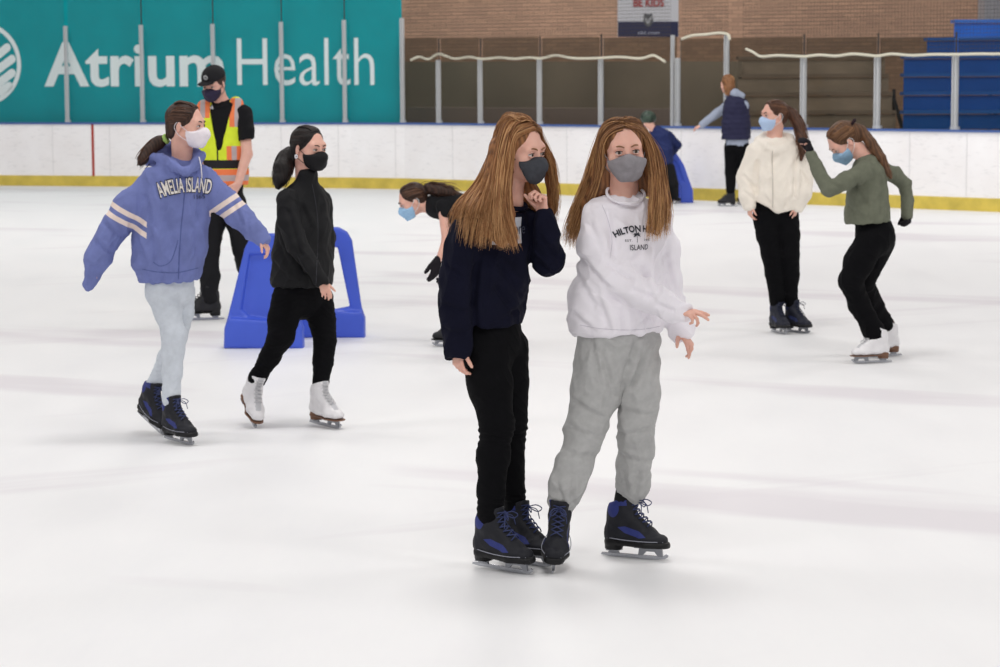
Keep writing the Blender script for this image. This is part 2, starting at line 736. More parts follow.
# brick wall beyond
br = NT('brick')
bt = br.n('ShaderNodeTexBrick')
bt.inputs['Color1'].default_value = lin((174, 139, 117))
bt.inputs['Color2'].default_value = lin((154, 123, 105))
bt.inputs['Mortar'].default_value = lin((140, 116, 98))
bt.inputs['Scale'].default_value = 1.0
bt.inputs['Mortar Size'].default_value = .008
bt.inputs['Brick Width'].default_value = .22
bt.inputs['Row Height'].default_value = .075
tc = br.n('ShaderNodeTexCoord')
sx = br.n('ShaderNodeSeparateXYZ')
cx = br.n('ShaderNodeCombineXYZ')
br.l(tc.outputs['Object'], sx.inputs[0])
br.l(sx.outputs[0], cx.inputs[0])
br.l(sx.outputs[2], cx.inputs[1])
br.l(cx.outputs[0], bt.inputs['Vector'])
nb = br.noise(.8, 4)
cc = br.mix(.5, bt.outputs[0], br.ramp(nb, [(.3, (.72, .70, .66, 1)), (.7, (1, .98, .95, 1))]), 'MULTIPLY')
br.l(cc, br.b.inputs['Base Color'])
br.b.inputs['Roughness'].default_value = .9
b = MB()
b.box((-60, 45.5, 0), (60, 45.9, 12))
o = b.build('wall_brick', br.m)
o['kind'] = 'structure'
b = MB()
b.box((-60, 12, -.3), (60, 45.9, -.02))
o = b.build('floor_walkway', mat('rubber', (90, 88, 86), .8))
o['kind'] = 'structure'

# rink shield: posts and clear panels
post_m = mat('aluminium', (200, 202, 204), .45, metal=.1)
gl = NT('shield')
gt = gl.n('ShaderNodeBsdfTransparent')
gt.inputs[0].default_value = (.66, .66, .63, 1)
gg = gl.n('ShaderNodeBsdfGlossy')
gg.inputs['Roughness'].default_value = .08
gg.inputs[0].default_value = (.6, .6, .6, 1)
fr = gl.n('ShaderNodeFresnel')
fr.inputs[0].default_value = 1.3
mx = gl.n('ShaderNodeMixShader')
gl.l(fr.outputs[0], mx.inputs[0])
gl.l(gt.outputs[0], mx.inputs[1])
gl.l(gg.outputs[0], mx.inputs[2])
gl.l(mx.outputs[0], gl.out.inputs[0])
gl2 = NT('shield_clear')
gt = gl2.n('ShaderNodeBsdfTransparent')
gt.inputs[0].default_value = (.93, .95, .95, 1)
gg = gl2.n('ShaderNodeBsdfGlossy')
gg.inputs['Roughness'].default_value = .08
gg.inputs[0].default_value = (.35, .35, .35, 1)
mx = gl2.n('ShaderNodeMixShader')
mx.inputs[0].default_value = .04
gl2.l(gt.outputs[0], mx.inputs[1])
gl2.l(gg.outputs[0], mx.inputs[2])
gl2.l(mx.outputs[0], gl2.out.inputs[0])

POSTS = [(-5, 26, 'leftmost tall shield post, at the round emblem on the teal banner'),
         (70, 26, 'shield post crossing the big letter A on the teal banner'),
         (145, 25, 'shield post crossing the letter i on the teal banner'),
         (216, 24, 'shield post above the black cap of the vest wearer'),
         (284, 22, 'shield post crossing the letter e on the teal banner'),
         (346.5, 20, 'shield post crossing the letter t on the teal banner'),
         (404, 18, 'shield post at the right edge of the teal banner'),
         (440, 60, 'short shield post, first to the right of the teal banner'),
         (481.5, 59, 'short shield post left of the navy sweatshirt girl\'s head'),
         (540.5, 58, 'short shield post above the navy sweatshirt girl\'s face'),
         (601.5, 58, 'short shield post above the white sweatshirt girl\'s hair'),
         (673, 35, 'tall thin shield post rising to the banner with red words'),
         (678, 58, 'short post of the close pair beside the child\'s green helmet'),
         (726.5, 34, 'tall post behind the woman in the navy gilet'),
         (803, 56, 'shield post behind the cream hoodie girl\'s ponytail'),
         (876.5, 55, 'shield post above the olive sweater girl\'s ponytail'),
         (954, 54, 'shield post in front of the blue bleachers, rightmost'),
         (1036, 53, 'shield post just past the right edge of the picture')]
for px, py, lab in POSTS:
    p, t = on_line(px, .05)
    z = zat(p, py)
    side = V(-t[1], t[0], 0)
    wd = .032 if px == 673 else (.055 if px < 800 else .075)
    b = MB()
    # channel section: web and two flanges
    b.beam(p + V(0, 0, 1.06), p + V(0, 0, z), wd, .02, side)
    b.beam(p + V(0, 0, 1.06) - side * .02 + t * wd * .4, p + V(0, 0, z) - side * .02 + t * wd * .4, .01, .05, side)
    b.beam(p + V(0, 0, 1.06) - side * .02 - t * wd * .4, p + V(0, 0, z) - side * .02 - t * wd * .4, .01, .05, side)
    o = b.build('shield_post', post_m, origin=p + V(0, 0, 1.06))
    o.location = p + V(0, 0, 1.06)
    tag(o, lab, 'post', 'posts of the rink shield')
    b = MB()
    b.beam(p + V(0, 0, 1.06), p + V(0, 0, 1.10), wd * 1.5, .06, side)
    q = b.build('foot_bracket', post_m, o, origin=p + V(0, 0, 1.06))
gp = [p_[0] for p_ in POSTS if p_[0] != 673]
tops = {0: -6, 1: -6}
for i, (a_, b_) in enumerate(zip(gp[:-1], gp[1:])):
    left = b_ <= 404
    if a_ == 678: continue
    pa, t = on_line(a_ + 2, .075)
    pb, t = on_line(b_ - 2, .075)
    n_ = V(-t[1], t[0], 0) * .012
    za = zat(pa, -14 if left else 38)
    b = MB()
    b.hexa([pa + V(0, 0, 1.06), pb + V(0, 0, 1.06), pb + n_ + V(0, 0, 1.06), pa + n_ + V(0, 0, 1.06), pa + V(0, 0, za), pb + V(0, 0, za), pb + n_ + V(0, 0, za), pa + n_ + V(0, 0, za)])
    o = b.build('window_%d' % (i + 1), gl2.m if left else gl.m)
    o['kind'] = 'structure'
# door of the shield between the close pair and the tall post
pa, t = on_line(680, .075)
pb, t = on_line(725, .075)
n_ = V(-t[1], t[0], 0) * .012
za = zat(pa, 39)
b = MB()
b.hexa([pa + V(0, 0, 1.06), pb + V(0, 0, 1.06), pb + n_ + V(0, 0, 1.06), pa + n_ + V(0, 0, 1.06), pa + V(0, 0, za), pb + V(0, 0, za), pb + n_ + V(0, 0, za), pa + n_ + V(0, 0, za)])
o = b.build('window_18', gl.m)
o['kind'] = 'structure'
# dark panel seams above the posts
seam_m = mat('dark_seam', (60, 58, 56), .6)
for k, (px, y0, y1) in enumerate([(440, 60, 38), (481.5, 59, 38), (540.5, 58, 36), (601.5, 58, 34), (803, 56, 34), (876.5, 55, 33), (954, 54, 32), (145, 25, -12), (216, 24, -12), (284, 22, -12), (346.5, 20, -12)]):
    p, t = on_line(px, .07)
    b = MB()
    b.beam(p + V(0, 0, zat(p, y0)), p + V(0, 0, zat(p, y1)), .018, .02, V(-t[1], t[0], 0))
    b.build('trim_%d' % (k + 4), seam_m)['kind'] = 'structure'

# netting with its white bottom rope
net_m = mat('net_cord', (70, 62, 55), .8)
rope_m = mat('net_rope', (212, 208, 190), .7)


def rope(pts, par):
    P_ = []
    for px, py in pts:
        p, t = on_line(px, -.05)
        P_.append(V(p[0], p[1], zat(p, py)))
    S_ = spline(P_, len(pts) * 5)
    b = MB()
    b.tube(S_, .019, 6)
    return b.build('net_rope', rope_m, par, origin=np.array(par.location), smooth=True)


def net(x0, x1, yb, yt, lab):
    b = MB()
    p0, t = on_line(x0, -.05)
    p1, t = on_line(x1, -.05)
    L = np.linalg.norm(p1 - p0)
    zb, zt = zat(p0, yb), 4.9
    s = .05
    n_ = int(L / s)
    e = V(0, .0015, 0)
    for i in range(n_ + 1):
        p = p0 + (p1 - p0) * i / n_
        q = t * .0018
        b.add([p - q + V(0, 0, zb), p + q + V(0, 0, zb), p + q + V(0, 0, zt), p - q + V(0, 0, zt)], [(0, 1, 2, 3)])
    for j in range(int((zt - zb) / s) + 1):
        z = zb + j * s
        b.add([p0 + V(0, 0, z - .0022), p1 + V(0, 0, z - .0022), p1 + V(0, 0, z + .0022), p0 + V(0, 0, z + .0022)], [(0, 1, 2, 3)])
    o = b.build('safety_net', net_m, origin=p0)
    o.location = p0
    return tag(o, lab, 'net')


N1 = net(408, 670, 58, 0, 'fine dark safety net with wavy white rope, before the middle brick wall')
N2 = net(682, 727, 36, 0, 'narrow strip of fine safety net with a high rope, right of the hanging banner')
N3 = net(742, 1060, 55, 0, 'fine dark safety net with white rope before the blue bleachers')
rope([(412, 60), (420, 57), (430, 59), (440, 54), (455, 58.5), (470, 57), (484, 59), (500, 57.5), (515, 58.8), (530, 57.5), (541, 58.5), (556, 55.5), (572, 58), (585, 58.5), (601, 58), (620, 57), (640, 58.5), (652, 55.5), (658, 57.5), (665, 62)], N1)
rope([(681, 39), (692, 35.5), (705, 34.5), (718, 33), (727, 34.5), (729, 40)], N2)
rope([(745, 49), (752, 52), (760, 56.5), (775, 55.5), (790, 56), (803, 56.5), (818, 55), (835, 56), (850, 54), (865, 55), (876, 56), (890, 54), (910, 55.5), (930, 54.5), (954, 54.5), (975, 54), (1000, 54), (1060, 53)], N3)


# ------------------------------------------------------------------ lettering
def text_mesh(body, size=1.0, offset_=0.0, spacing=1.0, shear=0.0):
    cu = bpy.data.curves.new('lettering', 'FONT')
    cu.body = body
    cu.size = size
    cu.offset = offset_
    cu.space_character = spacing
    cu.shear = shear
    cu.align_x = 'CENTER'
    cu.resolution_u = 3
    cu.fill_mode = 'FRONT'
    ob = bpy.data.objects.new('lettering', cu)
    COL.objects.link(ob)
    dg = bpy.context.evaluated_depsgraph_get()
    me = bpy.data.meshes.new_from_object(ob.evaluated_get(dg))
    v = np.array([tuple(q.co) for q in me.vertices]) if len(me.vertices) else np.zeros((0, 3))
    fs = [tuple(p.vertices) for p in me.polygons]
    bpy.data.objects.remove(ob)
    bpy.data.curves.remove(cu)
    bpy.data.meshes.remove(me)
    return v, fs


def flat_text(parent, name, m, body, quad, offset_=0.0, spacing=1.0):
    """lettering fitted into the rectangle quad = origin, x axis, y axis (metres), bounding box filled"""
    v, fs = text_mesh(body, 1, offset_, spacing)
    lo, hi = v.min(0), v.max(0)
    o_, ex, ey = quad
    P_ = [o_ + ex * (q[0] - lo[0]) / (hi[0] - lo[0]) + ey * (q[1] - lo[1]) / (hi[1] - lo[1]) for q in v]
    n_ = nrm(np.cross(ex, ey)) * .004
    N = len(P_)
    vs = [p - n_ * 0 for p in P_]
    return mesh_obj(name, np.array(vs) - np.array(parent.location), fs, m, parent)


# teal banner behind the left glass
bp0, t = on_line(-60, .30)
bp1, _ = on_line(403, .30)
bt_ = nrm(bp1 - bp0)
zb, zt = 1.0, 4.2
ban = MB()
nn = V(-bt_[1], bt_[0], 0) * .02
ban.hexa([bp0 + V(0, 0, zb), bp1 + V(0, 0, zb), bp1 + nn + V(0, 0, zb), bp0 + nn + V(0, 0, zb), bp0 + V(0, 0, zt), bp1 + V(0, 0, zt), bp1 + nn + V(0, 0, zt), bp0 + nn + V(0, 0, zt)])
mid = (bp0 + bp1) / 2 + V(0, 0, zb)
B_ = ban.build('teal_banner', mat('teal_vinyl', (0, 158, 166), .6, .05, 3, spec=.15), origin=mid)
B_.location = mid
tag(B_, 'large teal advertising banner with white lettering behind the left shield', 'banner')
wm = mat('white_print', (252, 255, 255), .6, spec=.1)


def ban_pt(px, py):
    # intersection of the view ray with the banner plane
    r = ray(px, py)
    n_ = V(-bt_[1], bt_[0], 0)
    s = ((bp0 - n_ * .006 - CP) @ n_) / (r @ n_)
    return CP + r * s


def ban_text(body, x0, x1, y0, y1, off, name='lettering', sp=1.0):
    a = ban_pt(x0, y1)
    b_ = ban_pt(x1, y1)
    c_ = ban_pt(x0, y0)
    flat_text(B_, name, wm, body, (a, b_ - a, V(0, 0, (c_ - a)[2])), off, sp)


ban_text('Atrium', 44.5, 224, 42, 87, .022)
ban_text('Health', 237.5, 374.5, 38.5, 85.5, -.006)
# emblem: ring with slanting rounded leaves
b = MB()
cpt = ban_pt(-16, 64)
for k in range(2): pass
ring = []
R1, R2 = 41.5 * 40 / FPX, 37 * 40 / FPX
N = 64
vs = []
for i in range(N):
    an = 2 * math.pi * i / N
    for R in (R1, R2): vs.append(cpt + bt_ * R * math.cos(an) + V(0, 0, 1) * R * math.sin(an))
b.add(vs, [(2 * i, 2 * i + 1, 2 * ((i + 1) % N) + 1, 2 * ((i + 1) % N)) for i in range(N)])
b.build('emblem_ring', wm, B_, origin=mid)
b = MB()
for (x0, y0, x1, y1) in ((-2, 55, 7, 47.5), (-4, 71, 12, 59), (-4, 85, 12, 73), (0, 92, 9, 86)):
    for sgn in (1, -1):
        ax_, bx_ = (x0, x1) if sgn == 1 else (-32 - x0, -32 - x1)
        a, c_ = ban_pt(ax_, y0), ban_pt(bx_, y1)
        r = 4.2 * 40 / FPX
        d = nrm(c_ - a)
        e = nrm(np.cross(d, nn))
        pts = []
        for k in range(9): pts.append(c_ + r * (math.cos(-math.pi / 2 + math.pi * k / 8) * d + math.sin(-math.pi / 2 + math.pi * k / 8) * e))
        for k in range(9): pts.append(a + r * (math.cos(math.pi / 2 + math.pi * k / 8) * d + math.sin(math.pi / 2 + math.pi * k / 8) * e))
        b.add(pts, [tuple(range(18))])
b.build('emblem_leaves', wm, B_, origin=mid)

# hanging white and navy banner
YB = 39.0
def hb(px, py, d=0): return at(px, py, YB - d)
org = hb(648, 37)
b = MB()
b.hexa([hb(617.5, 37), hb(678.5, 37), hb(678.5, 37, -.03), hb(617.5, 37, -.03), hb(617.5, -14), hb(678.5, -14), hb(678.5, -14, -.03), hb(617.5, -14, -.03)])
HB = b.build('hanging_banner', mat('white_vinyl', (196, 197, 203), .6), origin=org)
HB.location = org
tag(HB, 'white banner with red words and navy foot hanging before the brick wall', 'banner')
def quad(pts, d, name, m):
    return mesh_obj(name, np.array([hb(x, y, d) for x, y in pts]) - org, [tuple(range(len(pts)))], m, HB)
quad([(618, 36.8), (678.2, 36.8), (678.2, 21.5), (618, 21.8)], .012, 'navy_band', mat('navy_vinyl', (44, 47, 76), .6))
redm = mat('red_print', (164, 74, 74), .6)
def hb_text(body, x0, x1, y0, y1, m, off):
    a, b_, c_ = hb(x0, y1, .024), hb(x1, y1, .024), hb(x0, y0, .024)
    flat_text(HB, 'lettering', m, body, (a, b_ - a, c_ - a), off)
hb_text('BE KIDS', 633.5, 664, -1.5, 6.8, redm, .03)
hb_text('LET KIDS', 630, 667, -12, -4, redm, .03)
hb_text('nhl.com', 638, 659.5, 31, 34.5, mat('grey_print', (150, 154, 172), .6), .02)
quad([(644.2, 13.5), (648.2, 14.3), (652.2, 13.5), (653, 21), (651.5, 25), (648.5, 27), (645, 25), (643.6, 21)], .018, 'shield_emblem', mat('emblem_grey', (86, 88, 92), .6))
quad([(645, 17), (648, 20), (652, 15), (652.3, 18), (648.2, 25), (645, 21)], .022, 'shield_stripe', mat('emblem_pale', (150, 152, 156), .6))

# bleachers
def bleacher(name, x0s, Y0, n, m, lab, cat, x1=1120, z0=.96, m2=None):
    root = empty(name, at(x0s[0], 130, Y0) * V(1, 1, 0), lab, cat)
    o_ = np.array(root.location)
    x1w = at(x1, 100, Y0)[0]
    rg = random.Random(3)
    for i in range(n):
        zt_ = z0 + .28 * (i + 1)
        y = Y0 + .36 * i
        xa = at(x0s[min(i, len(x0s) - 1)], 60, y)[0]
        b = MB()
        b.box((xa, y, zt_ - .28), (x1w, y + .03, zt_ - .06))
        b.build('riser', m, root, origin=o_)
        b = MB()
        b.box((xa, y - .04, zt_ - .05), (x1w, y + .34, zt_))
        b.build('seat_board', m2 or m, root, origin=o_)
    b = MB()
    xa = at(x0s[0], 60, Y0)[0] + .05
    fm = mat(name + '_frame', (70, 72, 76), .6)
    while xa < x1w:
        b = MB()
        b.beam((xa, Y0 + .1, -.02), (xa, Y0 + .1, z0 + .2), .05, .05)
        b.beam((xa, Y0 + 1.2, -.02), (xa, Y0 + 1.2, z0 + .60), .05, .05)
        b.beam((xa, Y0 + .1, z0 - .15), (xa, Y0 + 1.2, z0 + .45), .05, .05, (1, 0, 0))
        b.build('frame', fm, root, origin=o_)
        xa += 1.5
    return root


blue_m = mat('blue_bleacher_paint', (30, 98, 186), .45, .08, 2)
blue_s = mat('blue_bleacher_seat', (48, 112, 196), .45, .08, 2)
bleacher('blue_bleachers', [904, 904, 904, 904, 927, 954], 36.4, 6, blue_m, 'bright blue tiered bleachers behind the right shield', 'bleachers', m2=blue_s)
bleacher('brown_bleachers', [738, 738, 738, 738], 36.8, 4, mat('brown_bleacher', (158, 142, 126), .7, .2, 2), 'dull brown tiered benches behind the shield, left of the blue bleachers', 'bleachers', x1=896, m2=mat('brown_bleacher_seat', (136, 120, 106), .7, .2, 2))
b = MB()
pq = at(984.5, 22, 43.0)
b.box((pq[0], 43.0, pq[2]), (pq[0] + 2.5, 43.6, pq[2] + 1.6))
for i in range(12): b.box((pq[0] + .1 + i * .2, 42.96, pq[2] + .05), (pq[0] + .14 + i * .2, 43.02, pq[2] + 1.55))
o = b.build('air_duct', mat('grey_duct', (150, 150, 156), .6), origin=pq)
o.location = pq
tag(o, 'grey ribbed metal unit high up above the blue bleachers', 'duct')
# ledge of the corridor behind the middle glass
b = MB()
l0, _ = on_line(408, 1.6)
l1, _ = on_line(668, 1.6)
up = V(0, 0, 1)
n_ = V(-_[1], _[0], 0) * .3
b.hexa([l0 + up * .9, l1 + up * .9, l1 + n_ + up * .9, l0 + n_ + up * .9, l0 + up * 1.28, l1 + up * 1.28, l1 + n_ + up * 1.28, l0 + n_ + up * 1.28])
b.hexa([l0 + up * -.02, l1 + up * -.02, l1 + n_ * .5 + up * -.02, l0 + n_ * .5 + up * -.02, l0 + up * .9, l1 + up * .9, l1 + n_ * .5 + up * .9, l0 + n_ * .5 + up * .9])
b.build('wall_corridor', mat('corridor_ledge', (170, 152, 146), .7))['kind'] = 'structure'
b = MB()
n3_ = nrm(n_) * 1.2
l1b, _ = on_line(690, 1.6)
l0 = l0 + nrm(l0 - l1b) * 1.6
l1b[2] = 0
b.hexa([l0 + n3_ - up * .02, l1b + n3_ - up * .02, l1b + n3_ * 1.1 - up * .02, l0 + n3_ * 1.1 - up * .02, l0 + n3_ + up * 2.05, l1b + n3_ + up * 2.0, l1b + n3_ * 1.1 + up * 2.0, l0 + n3_ * 1.1 + up * 2.05])
b.build('wall_inner', mat('dark_partition', (160, 146, 130), .9, .25, .5))['kind'] = 'structure'
# ------------------------------------------------------------------ people
SKIN = {}


def skin(name, c):
    t = NT(name)
    n = t.noise(25, 3)
    b = lin(c)
    t.l(t.ramp(n, [(.3, (b[0] * .94, b[1] * .88, b[2] * .88, 1)), (.7, b)]), t.b.inputs['Base Color'])
    t.b.inputs['Roughness'].default_value = .5
    t.b.inputs['Specular IOR Level'].default_value = .35
    t.b.inputs['Subsurface Weight'].default_value = .12
    t.b.inputs['Subsurface Radius'].default_value = (.012, .005, .003)
    t.b.inputs['Subsurface Scale'].default_value = .6
    return t.m


SK_FAIR = skin('skin_fair', (226, 178, 160))
SK_PINK = skin('skin_rosy', (222, 168, 152))
SK_TAN = skin('skin_warm', (206, 156, 130))
EYE_W = mat('eye_white', (222, 216, 212), .2)
EYE = mat('eye', (196, 186, 182), .15, masks=(('iris', (84, 70, 58)), ('pupil', (16, 14, 14))))
LASH = mat('lash', (52, 38, 32), .7)
BROW = mat('brow_fair', (136, 100, 72), .8)
BROW_D = mat('brow_dark', (52, 38, 32), .8)


class Head:
    def __init__(s, c, yaw, pitch, roll=0, size=1.0):
        """c: centre at eye level; yaw 0 faces the camera, + to image right; pitch + looks down"""
        y, p, r = [math.radians(a) for a in (yaw, pitch, roll)]
        F = V(math.sin(y), -math.cos(y), 0)
        R = V(math.cos(y), math.sin(y), 0)
        U = V(0, 0, 1)
        F, U = F * math.cos(p) - U * math.sin(p), U * math.cos(p) + F * math.sin(p)
        R, U = R * math.cos(r) + U * math.sin(r), U * math.cos(r) - R * math.sin(r)
        s.c, s.R, s.F, s.U, s.s = np.asarray(c, float), R, F, U, size
        s.A = np.array([R, F, U])

    def __call__(s, r, f, u):
        return s.c + s.s * (s.R * r + s.F * f + s.U * u)

    def sph(s, az, el, k=1.0):
        """scalp point: az 0 front, 90 = +R side, el elevation"""
        a, e = math.radians(az), math.radians(el)
        return s(.081 * k * math.sin(a) * math.cos(e), -.015 + .096 * k * math.cos(a) * math.cos(e), .031 + .081 * k * math.sin(e))

    def ell(s, c, r):
        return ell(s(*c), [q * s.s for q in r], s.A)

    def cap(s, a, b, ra, rb=None):
        return cap(s(*a), s(*b), ra * s.s, (rb if rb is not None else ra) * s.s)


def face_sdf(S, H, g=0.0):
    """skull and face; g thickens it"""
    e = lambda c, r: H.ell(c, [q + g for q in r])
    c_ = lambda a, b, ra, rb=None: H.cap(a, b, ra + g, (ra if rb is None else rb) + g)
    S.add(e((0, -.012, .03), (.071, .088, .078)), .02)
    S.add(e((0, .024, -.022), (.058, .058, .078)), .025)
    S.add(c_((.05, .002, -.05), (.013, .060, -.088), .019, .017), .02)
    S.add(c_((-.05, .002, -.05), (-.013, .060, -.088), .019, .017), .02)
    S.add(c_((-.038, .066, .020), (.038, .066, .020), .017), .02)
    for q in (1, -1): S.add(e((q * .037, .052, -.030), (.024, .026, .024)), .025)
    if g == 0:
        for q in (1, -1):
            S.sub(H.ell((q * .031, .094, .001), (.019, .013, .011)), .012)
    S.add(c_((0, .080, .010), (0, .100, -.030), .007, .0115), .012)
    for q in (1, -1): S.add(e((q * .0105, .090, -.036), (.008, .010, .0075)), .008)
    S.add(c_((-.018, .078, -.060), (.018, .078, -.060), .0075), .008)
    S.add(c_((-.014, .077, -.068), (.014, .077, -.068), .008), .006)


def hand_sdf(S, wr, fd, pn, th, s=1.0, curl=(15, 20, 25, 30), bend=1.2, spread=.12, thumb=0):
    """wr wrist, fd finger direction, pn palm normal, th = +1/-1 thumb side"""
    f = nrm(fd)
    n = nrm(np.asarray(pn, float) - f * (np.asarray(pn, float) @ f))
    t = np.cross(f, n) * th
    S.add(etube(wr, wr + f * .022 * s, (.024 * s, .018 * s), (.027 * s, .015 * s), t), .012)
    S.add(etube(wr + f * .022 * s, wr + f * .080 * s, (.030 * s, .015 * s), (.039 * s, .0125 * s), t), .012)
    L = (.070, .077, .072, .056)
    for i in range(4):
        o = (.028, .0095, -.0095, -.027)[i]
        p = wr + f * (.084 - .004 * abs(i - 1)) * s + t * o * s
        d = nrm(f + t * spread * (1.2, .3, -.5, -1.3)[i])
        a = math.radians(curl[i])
        ln = L[i] * s
        r0 = (.0088, .009, .0086, .0078)[i] * s
        for k, fr in enumerate((.46, .30, .24)):
            d2 = d * math.cos(a) + n * math.sin(a)
            q = p + d2 * ln * fr
            S.add(cap(p, q, r0 * (1 - .07 * k), r0 * (1 - .07 * (k + 1))), .003)
            p = q
            a += math.radians(curl[i] * bend)
    a = math.radians(38 - 10 * thumb)
    p = wr + f * .022 * s + t * .022 * s + n * .004
    d = nrm(f * math.cos(a) + t * math.sin(a) + n * (.25 + thumb))
    q = p + d * .042 * s
    S.add(cap(p, q, .014 * s, .0105 * s), .010)
    d = nrm(d * .9 + f * .35 + n * thumb * .6)
    q2 = q + d * .030 * s
    S.add(cap(q, q2, .0102 * s, .009 * s), .003)
    S.add(cap(q2, q2 + d * .020 * s, .009 * s, .0075 * s), .003)


class Fig:
    def __init__(s, gx, gy, sk=SK_FAIR, h=None):
        s.o = G(gx, gy)
        s.Y = s.o[1]
        s.m = s.Y / (FPX * math.cos(PITCH))  # metres per pixel
        s.m = 1 / (FPX / (s.Y / math.cos(PITCH) * 1.0)) if False else s.Y / FPX
        s.S = Sdf()
        s.sk = sk
        s.h = h or max(.0036, min(.0065, s.m))
        s.kids = []
        s.body = None

    def P(s, x, y, d=0):
        return at(x, y, s.Y + d)

    def pts(s, L):
        return [(s.P(a[0], a[1], a[2]), a[3] * s.m) for a in L]

    # ---- the body under the clothes, built as ONE surface
    def limb(s, L, k=.015):
        """list of (x, y, d, r in metres)"""
        for a, b in zip(L[:-1], L[1:]):
            s.S.add(cap(s.P(*a[:3]), s.P(*b[:3]), a[3], b[3]), k)

    def head(s, x, y, d, yaw, pitch, roll=0, size=1.0, neck=None, ears=True):
        s.H = H = Head(s.P(x, y, d), yaw, pitch, roll, size)
        face_sdf(s.S, H)
        if ears:
            for q in (1, -1):
                s.S.add(ell(H(q * .074, -.006, -.010), [.007 * size, .017 * size, .030 * size], np.array([nrm(H.R + q * -.35 * H.F), nrm(H.F + q * .35 * H.R), H.U])), .006)
                s.S.sub(ell(H(q * .082, .000, -.006), [.006 * size, .008 * size, .014 * size], H.A), .004)
        if neck is not None:
            nb = s.P(*neck)
            s.S.add(cap(H(0, -.025, -.045), nb, .050 * size, .054), .03)
            s.nb = nb
        return H

    def finish(s, label, group=None, eyes=True, brow=BROW, iris=True):
        o = soft_obj(s.S, 'person', s.sk, None, s.o, s.h)
        o.location = s.o
        tag(o, label, 'person', group)
        s.body = o
        H = s.H
        if eyes:
            for q in (1, -1):
                c = H(q * .031, .0745, .0)
                E = Sdf().add(ell(c, [.0122 * H.s] * 3), .001)
                g = H.F
                dirn = nrm(H.F + .0 * H.R)
                eo = soft_obj(E, 'eye', EYE, o, s.o, .0016, attrs={
                    'iris': lambda P, c=c: .0058 * H.s - np.linalg.norm((P - c) - ((P - c) @ dirn)[:, None] * dirn, axis=1) + np.where((P - c) @ dirn < 0, -1, 0),
                    'pupil': lambda P, c=c: .0026 * H.s - np.linalg.norm((P - c) - ((P - c) @ dirn)[:, None] * dirn, axis=1) + np.where((P - c) @ dirn < 0, -1, 0)})
                b = MB()
                up = [H(q * (.031 + x), .0745 + .0115 * math.cos(x / .0135 * 1.1) + .0012, .0035 + .0038 * (1 - (x / .0135) ** 2)) for x in np.linspace(-.0135, .0135, 7)]
                b.tube(up, [.0008, .0014, .0017, .0018, .0018, .0018, .0012], 5)
                b.build('eyelashes', LASH, o, True, s.o)
                b = MB()
                L = [H(q * x, f, u) for x, f, u in ((.012, .090, .018), (.024, .0895, .0235), (.036, .084, .0240), (.048, .074, .018))]
                b.tube(spline(L, 9), [.0016, .0024, .0028, .003, .003, .0027, .0024, .0018, .001], 5)
                b.build('eyebrow', brow, o, True, s.o)
                # lids
                b = MB()
                for z0, z1, r in ((.0035, .0040, .0024), (-.0045, -.0022, .0020)):
                    L = [H(q * (.031 + x), .0745 + .0105 * math.cos(x / .0145 * 1.15), z0 + (z1 + .0012 * (1 if z1 > 0 else -1)) * (1 - (x / .0145) ** 2)) for x in np.linspace(-.0145, .0145, 7)]
                    b.tube(L, [.001] + [r] * 5 + [.001], 6)
                b.build('eyelid', s.sk, o, True, s.o)
        return o

    def legd(s, i, y):
        ys, ds = s.LG[i]
        return float(np.interp(y, ys, ds))

    def leg_tube(s, S, i, L, k=.02):
        s.tube(S, [(x, y, s.legd(i, y) + o, r) for x, y, o, r in L], k)
        q = s.LQ[i]
        S.add(cap(q['knee'], q['top'], .040, .0325), k)
        S.add(cap(q['top'], q['ankle'] * .5 + q['top'] * .5, .0325, .031), k)

    # ---- clothes
    def torso(s, S, st, yaw, k=.03):
        """stations (x, y, d, half width px, half depth px)"""
        y = math.radians(yaw)
        side = V(math.cos(y), math.sin(y), 0)
        for a, b in zip(st[:-1], st[1:]):
            S.add(etube(s.P(*a[:3]), s.P(*b[:3]), (a[3] * s.m, a[4] * s.m), (b[3] * s.m, b[4] * s.m), side), k)

    def tube(s, S, L, k=.02):
        for a, b in zip(L[:-1], L[1:]):
            S.add(cap(s.P(*a[:3]), s.P(*b[:3]), a[3] * s.m, b[3] * s.m), k)

    def cloth(s, S, name, m, disp=(), attrs=None, parent=None, h=None, grow=0):
        o = soft_obj(S, name, m, parent or s.body, s.o, h or s.h, disp, attrs, grow)
        return o

    def mask(s, m, kind='cloth', loop=None, back=.022, lr=.0017):
        H = s.H
        S = Sdf()
        face_sdf(S, H, .0045)
        q_ = 0 if kind == 'cloth' else .007
        S.add(H.cap((0, .094 - q_, -.012), (0, .106 - q_, -.040), .016 - q_ / 2, .020 - q_ / 2), .02)
        S.add(H.cap((0, .106 - q_, -.040), (0, .080, -.088), .020 - q_ / 2, .022), .03)
        S.add(H.cap((-.032, .070 - q_, -.040), (.032, .070 - q_, -.040), .030), .03)
        F, U, R = H.F, H.U, H.R
        if kind == 'cloth': S.add(H.cap((-.022, .078, -.074), (.022, .078, -.074), .028), .02)
        # upper edge rises over the nose, cut off behind the cheeks
        for q in (1, -1):
            S.sub(half(H(0, 0, -.003), U * 1 + R * q * .38), .002)
        S.sub(half(H(0, back, 0), -F - U * (.12 if back < .03 else .45)), .002)
        S.sub(half(H(0, .0, -.108), -U), .004)
        disp = []
        if kind == 'pleat':
            def pl(P):
                u = (P - H.c) @ U / H.s
                return .0016 * np.sin((u + .05) / .0115 * 6.28 * .8)
            disp = [pl]
        else:
            disp = [wrinkle(5, 60, .0009, R, .2)]
        o = s.cloth(S, 'face_mask', m, disp, h=min(s.h, .0042))
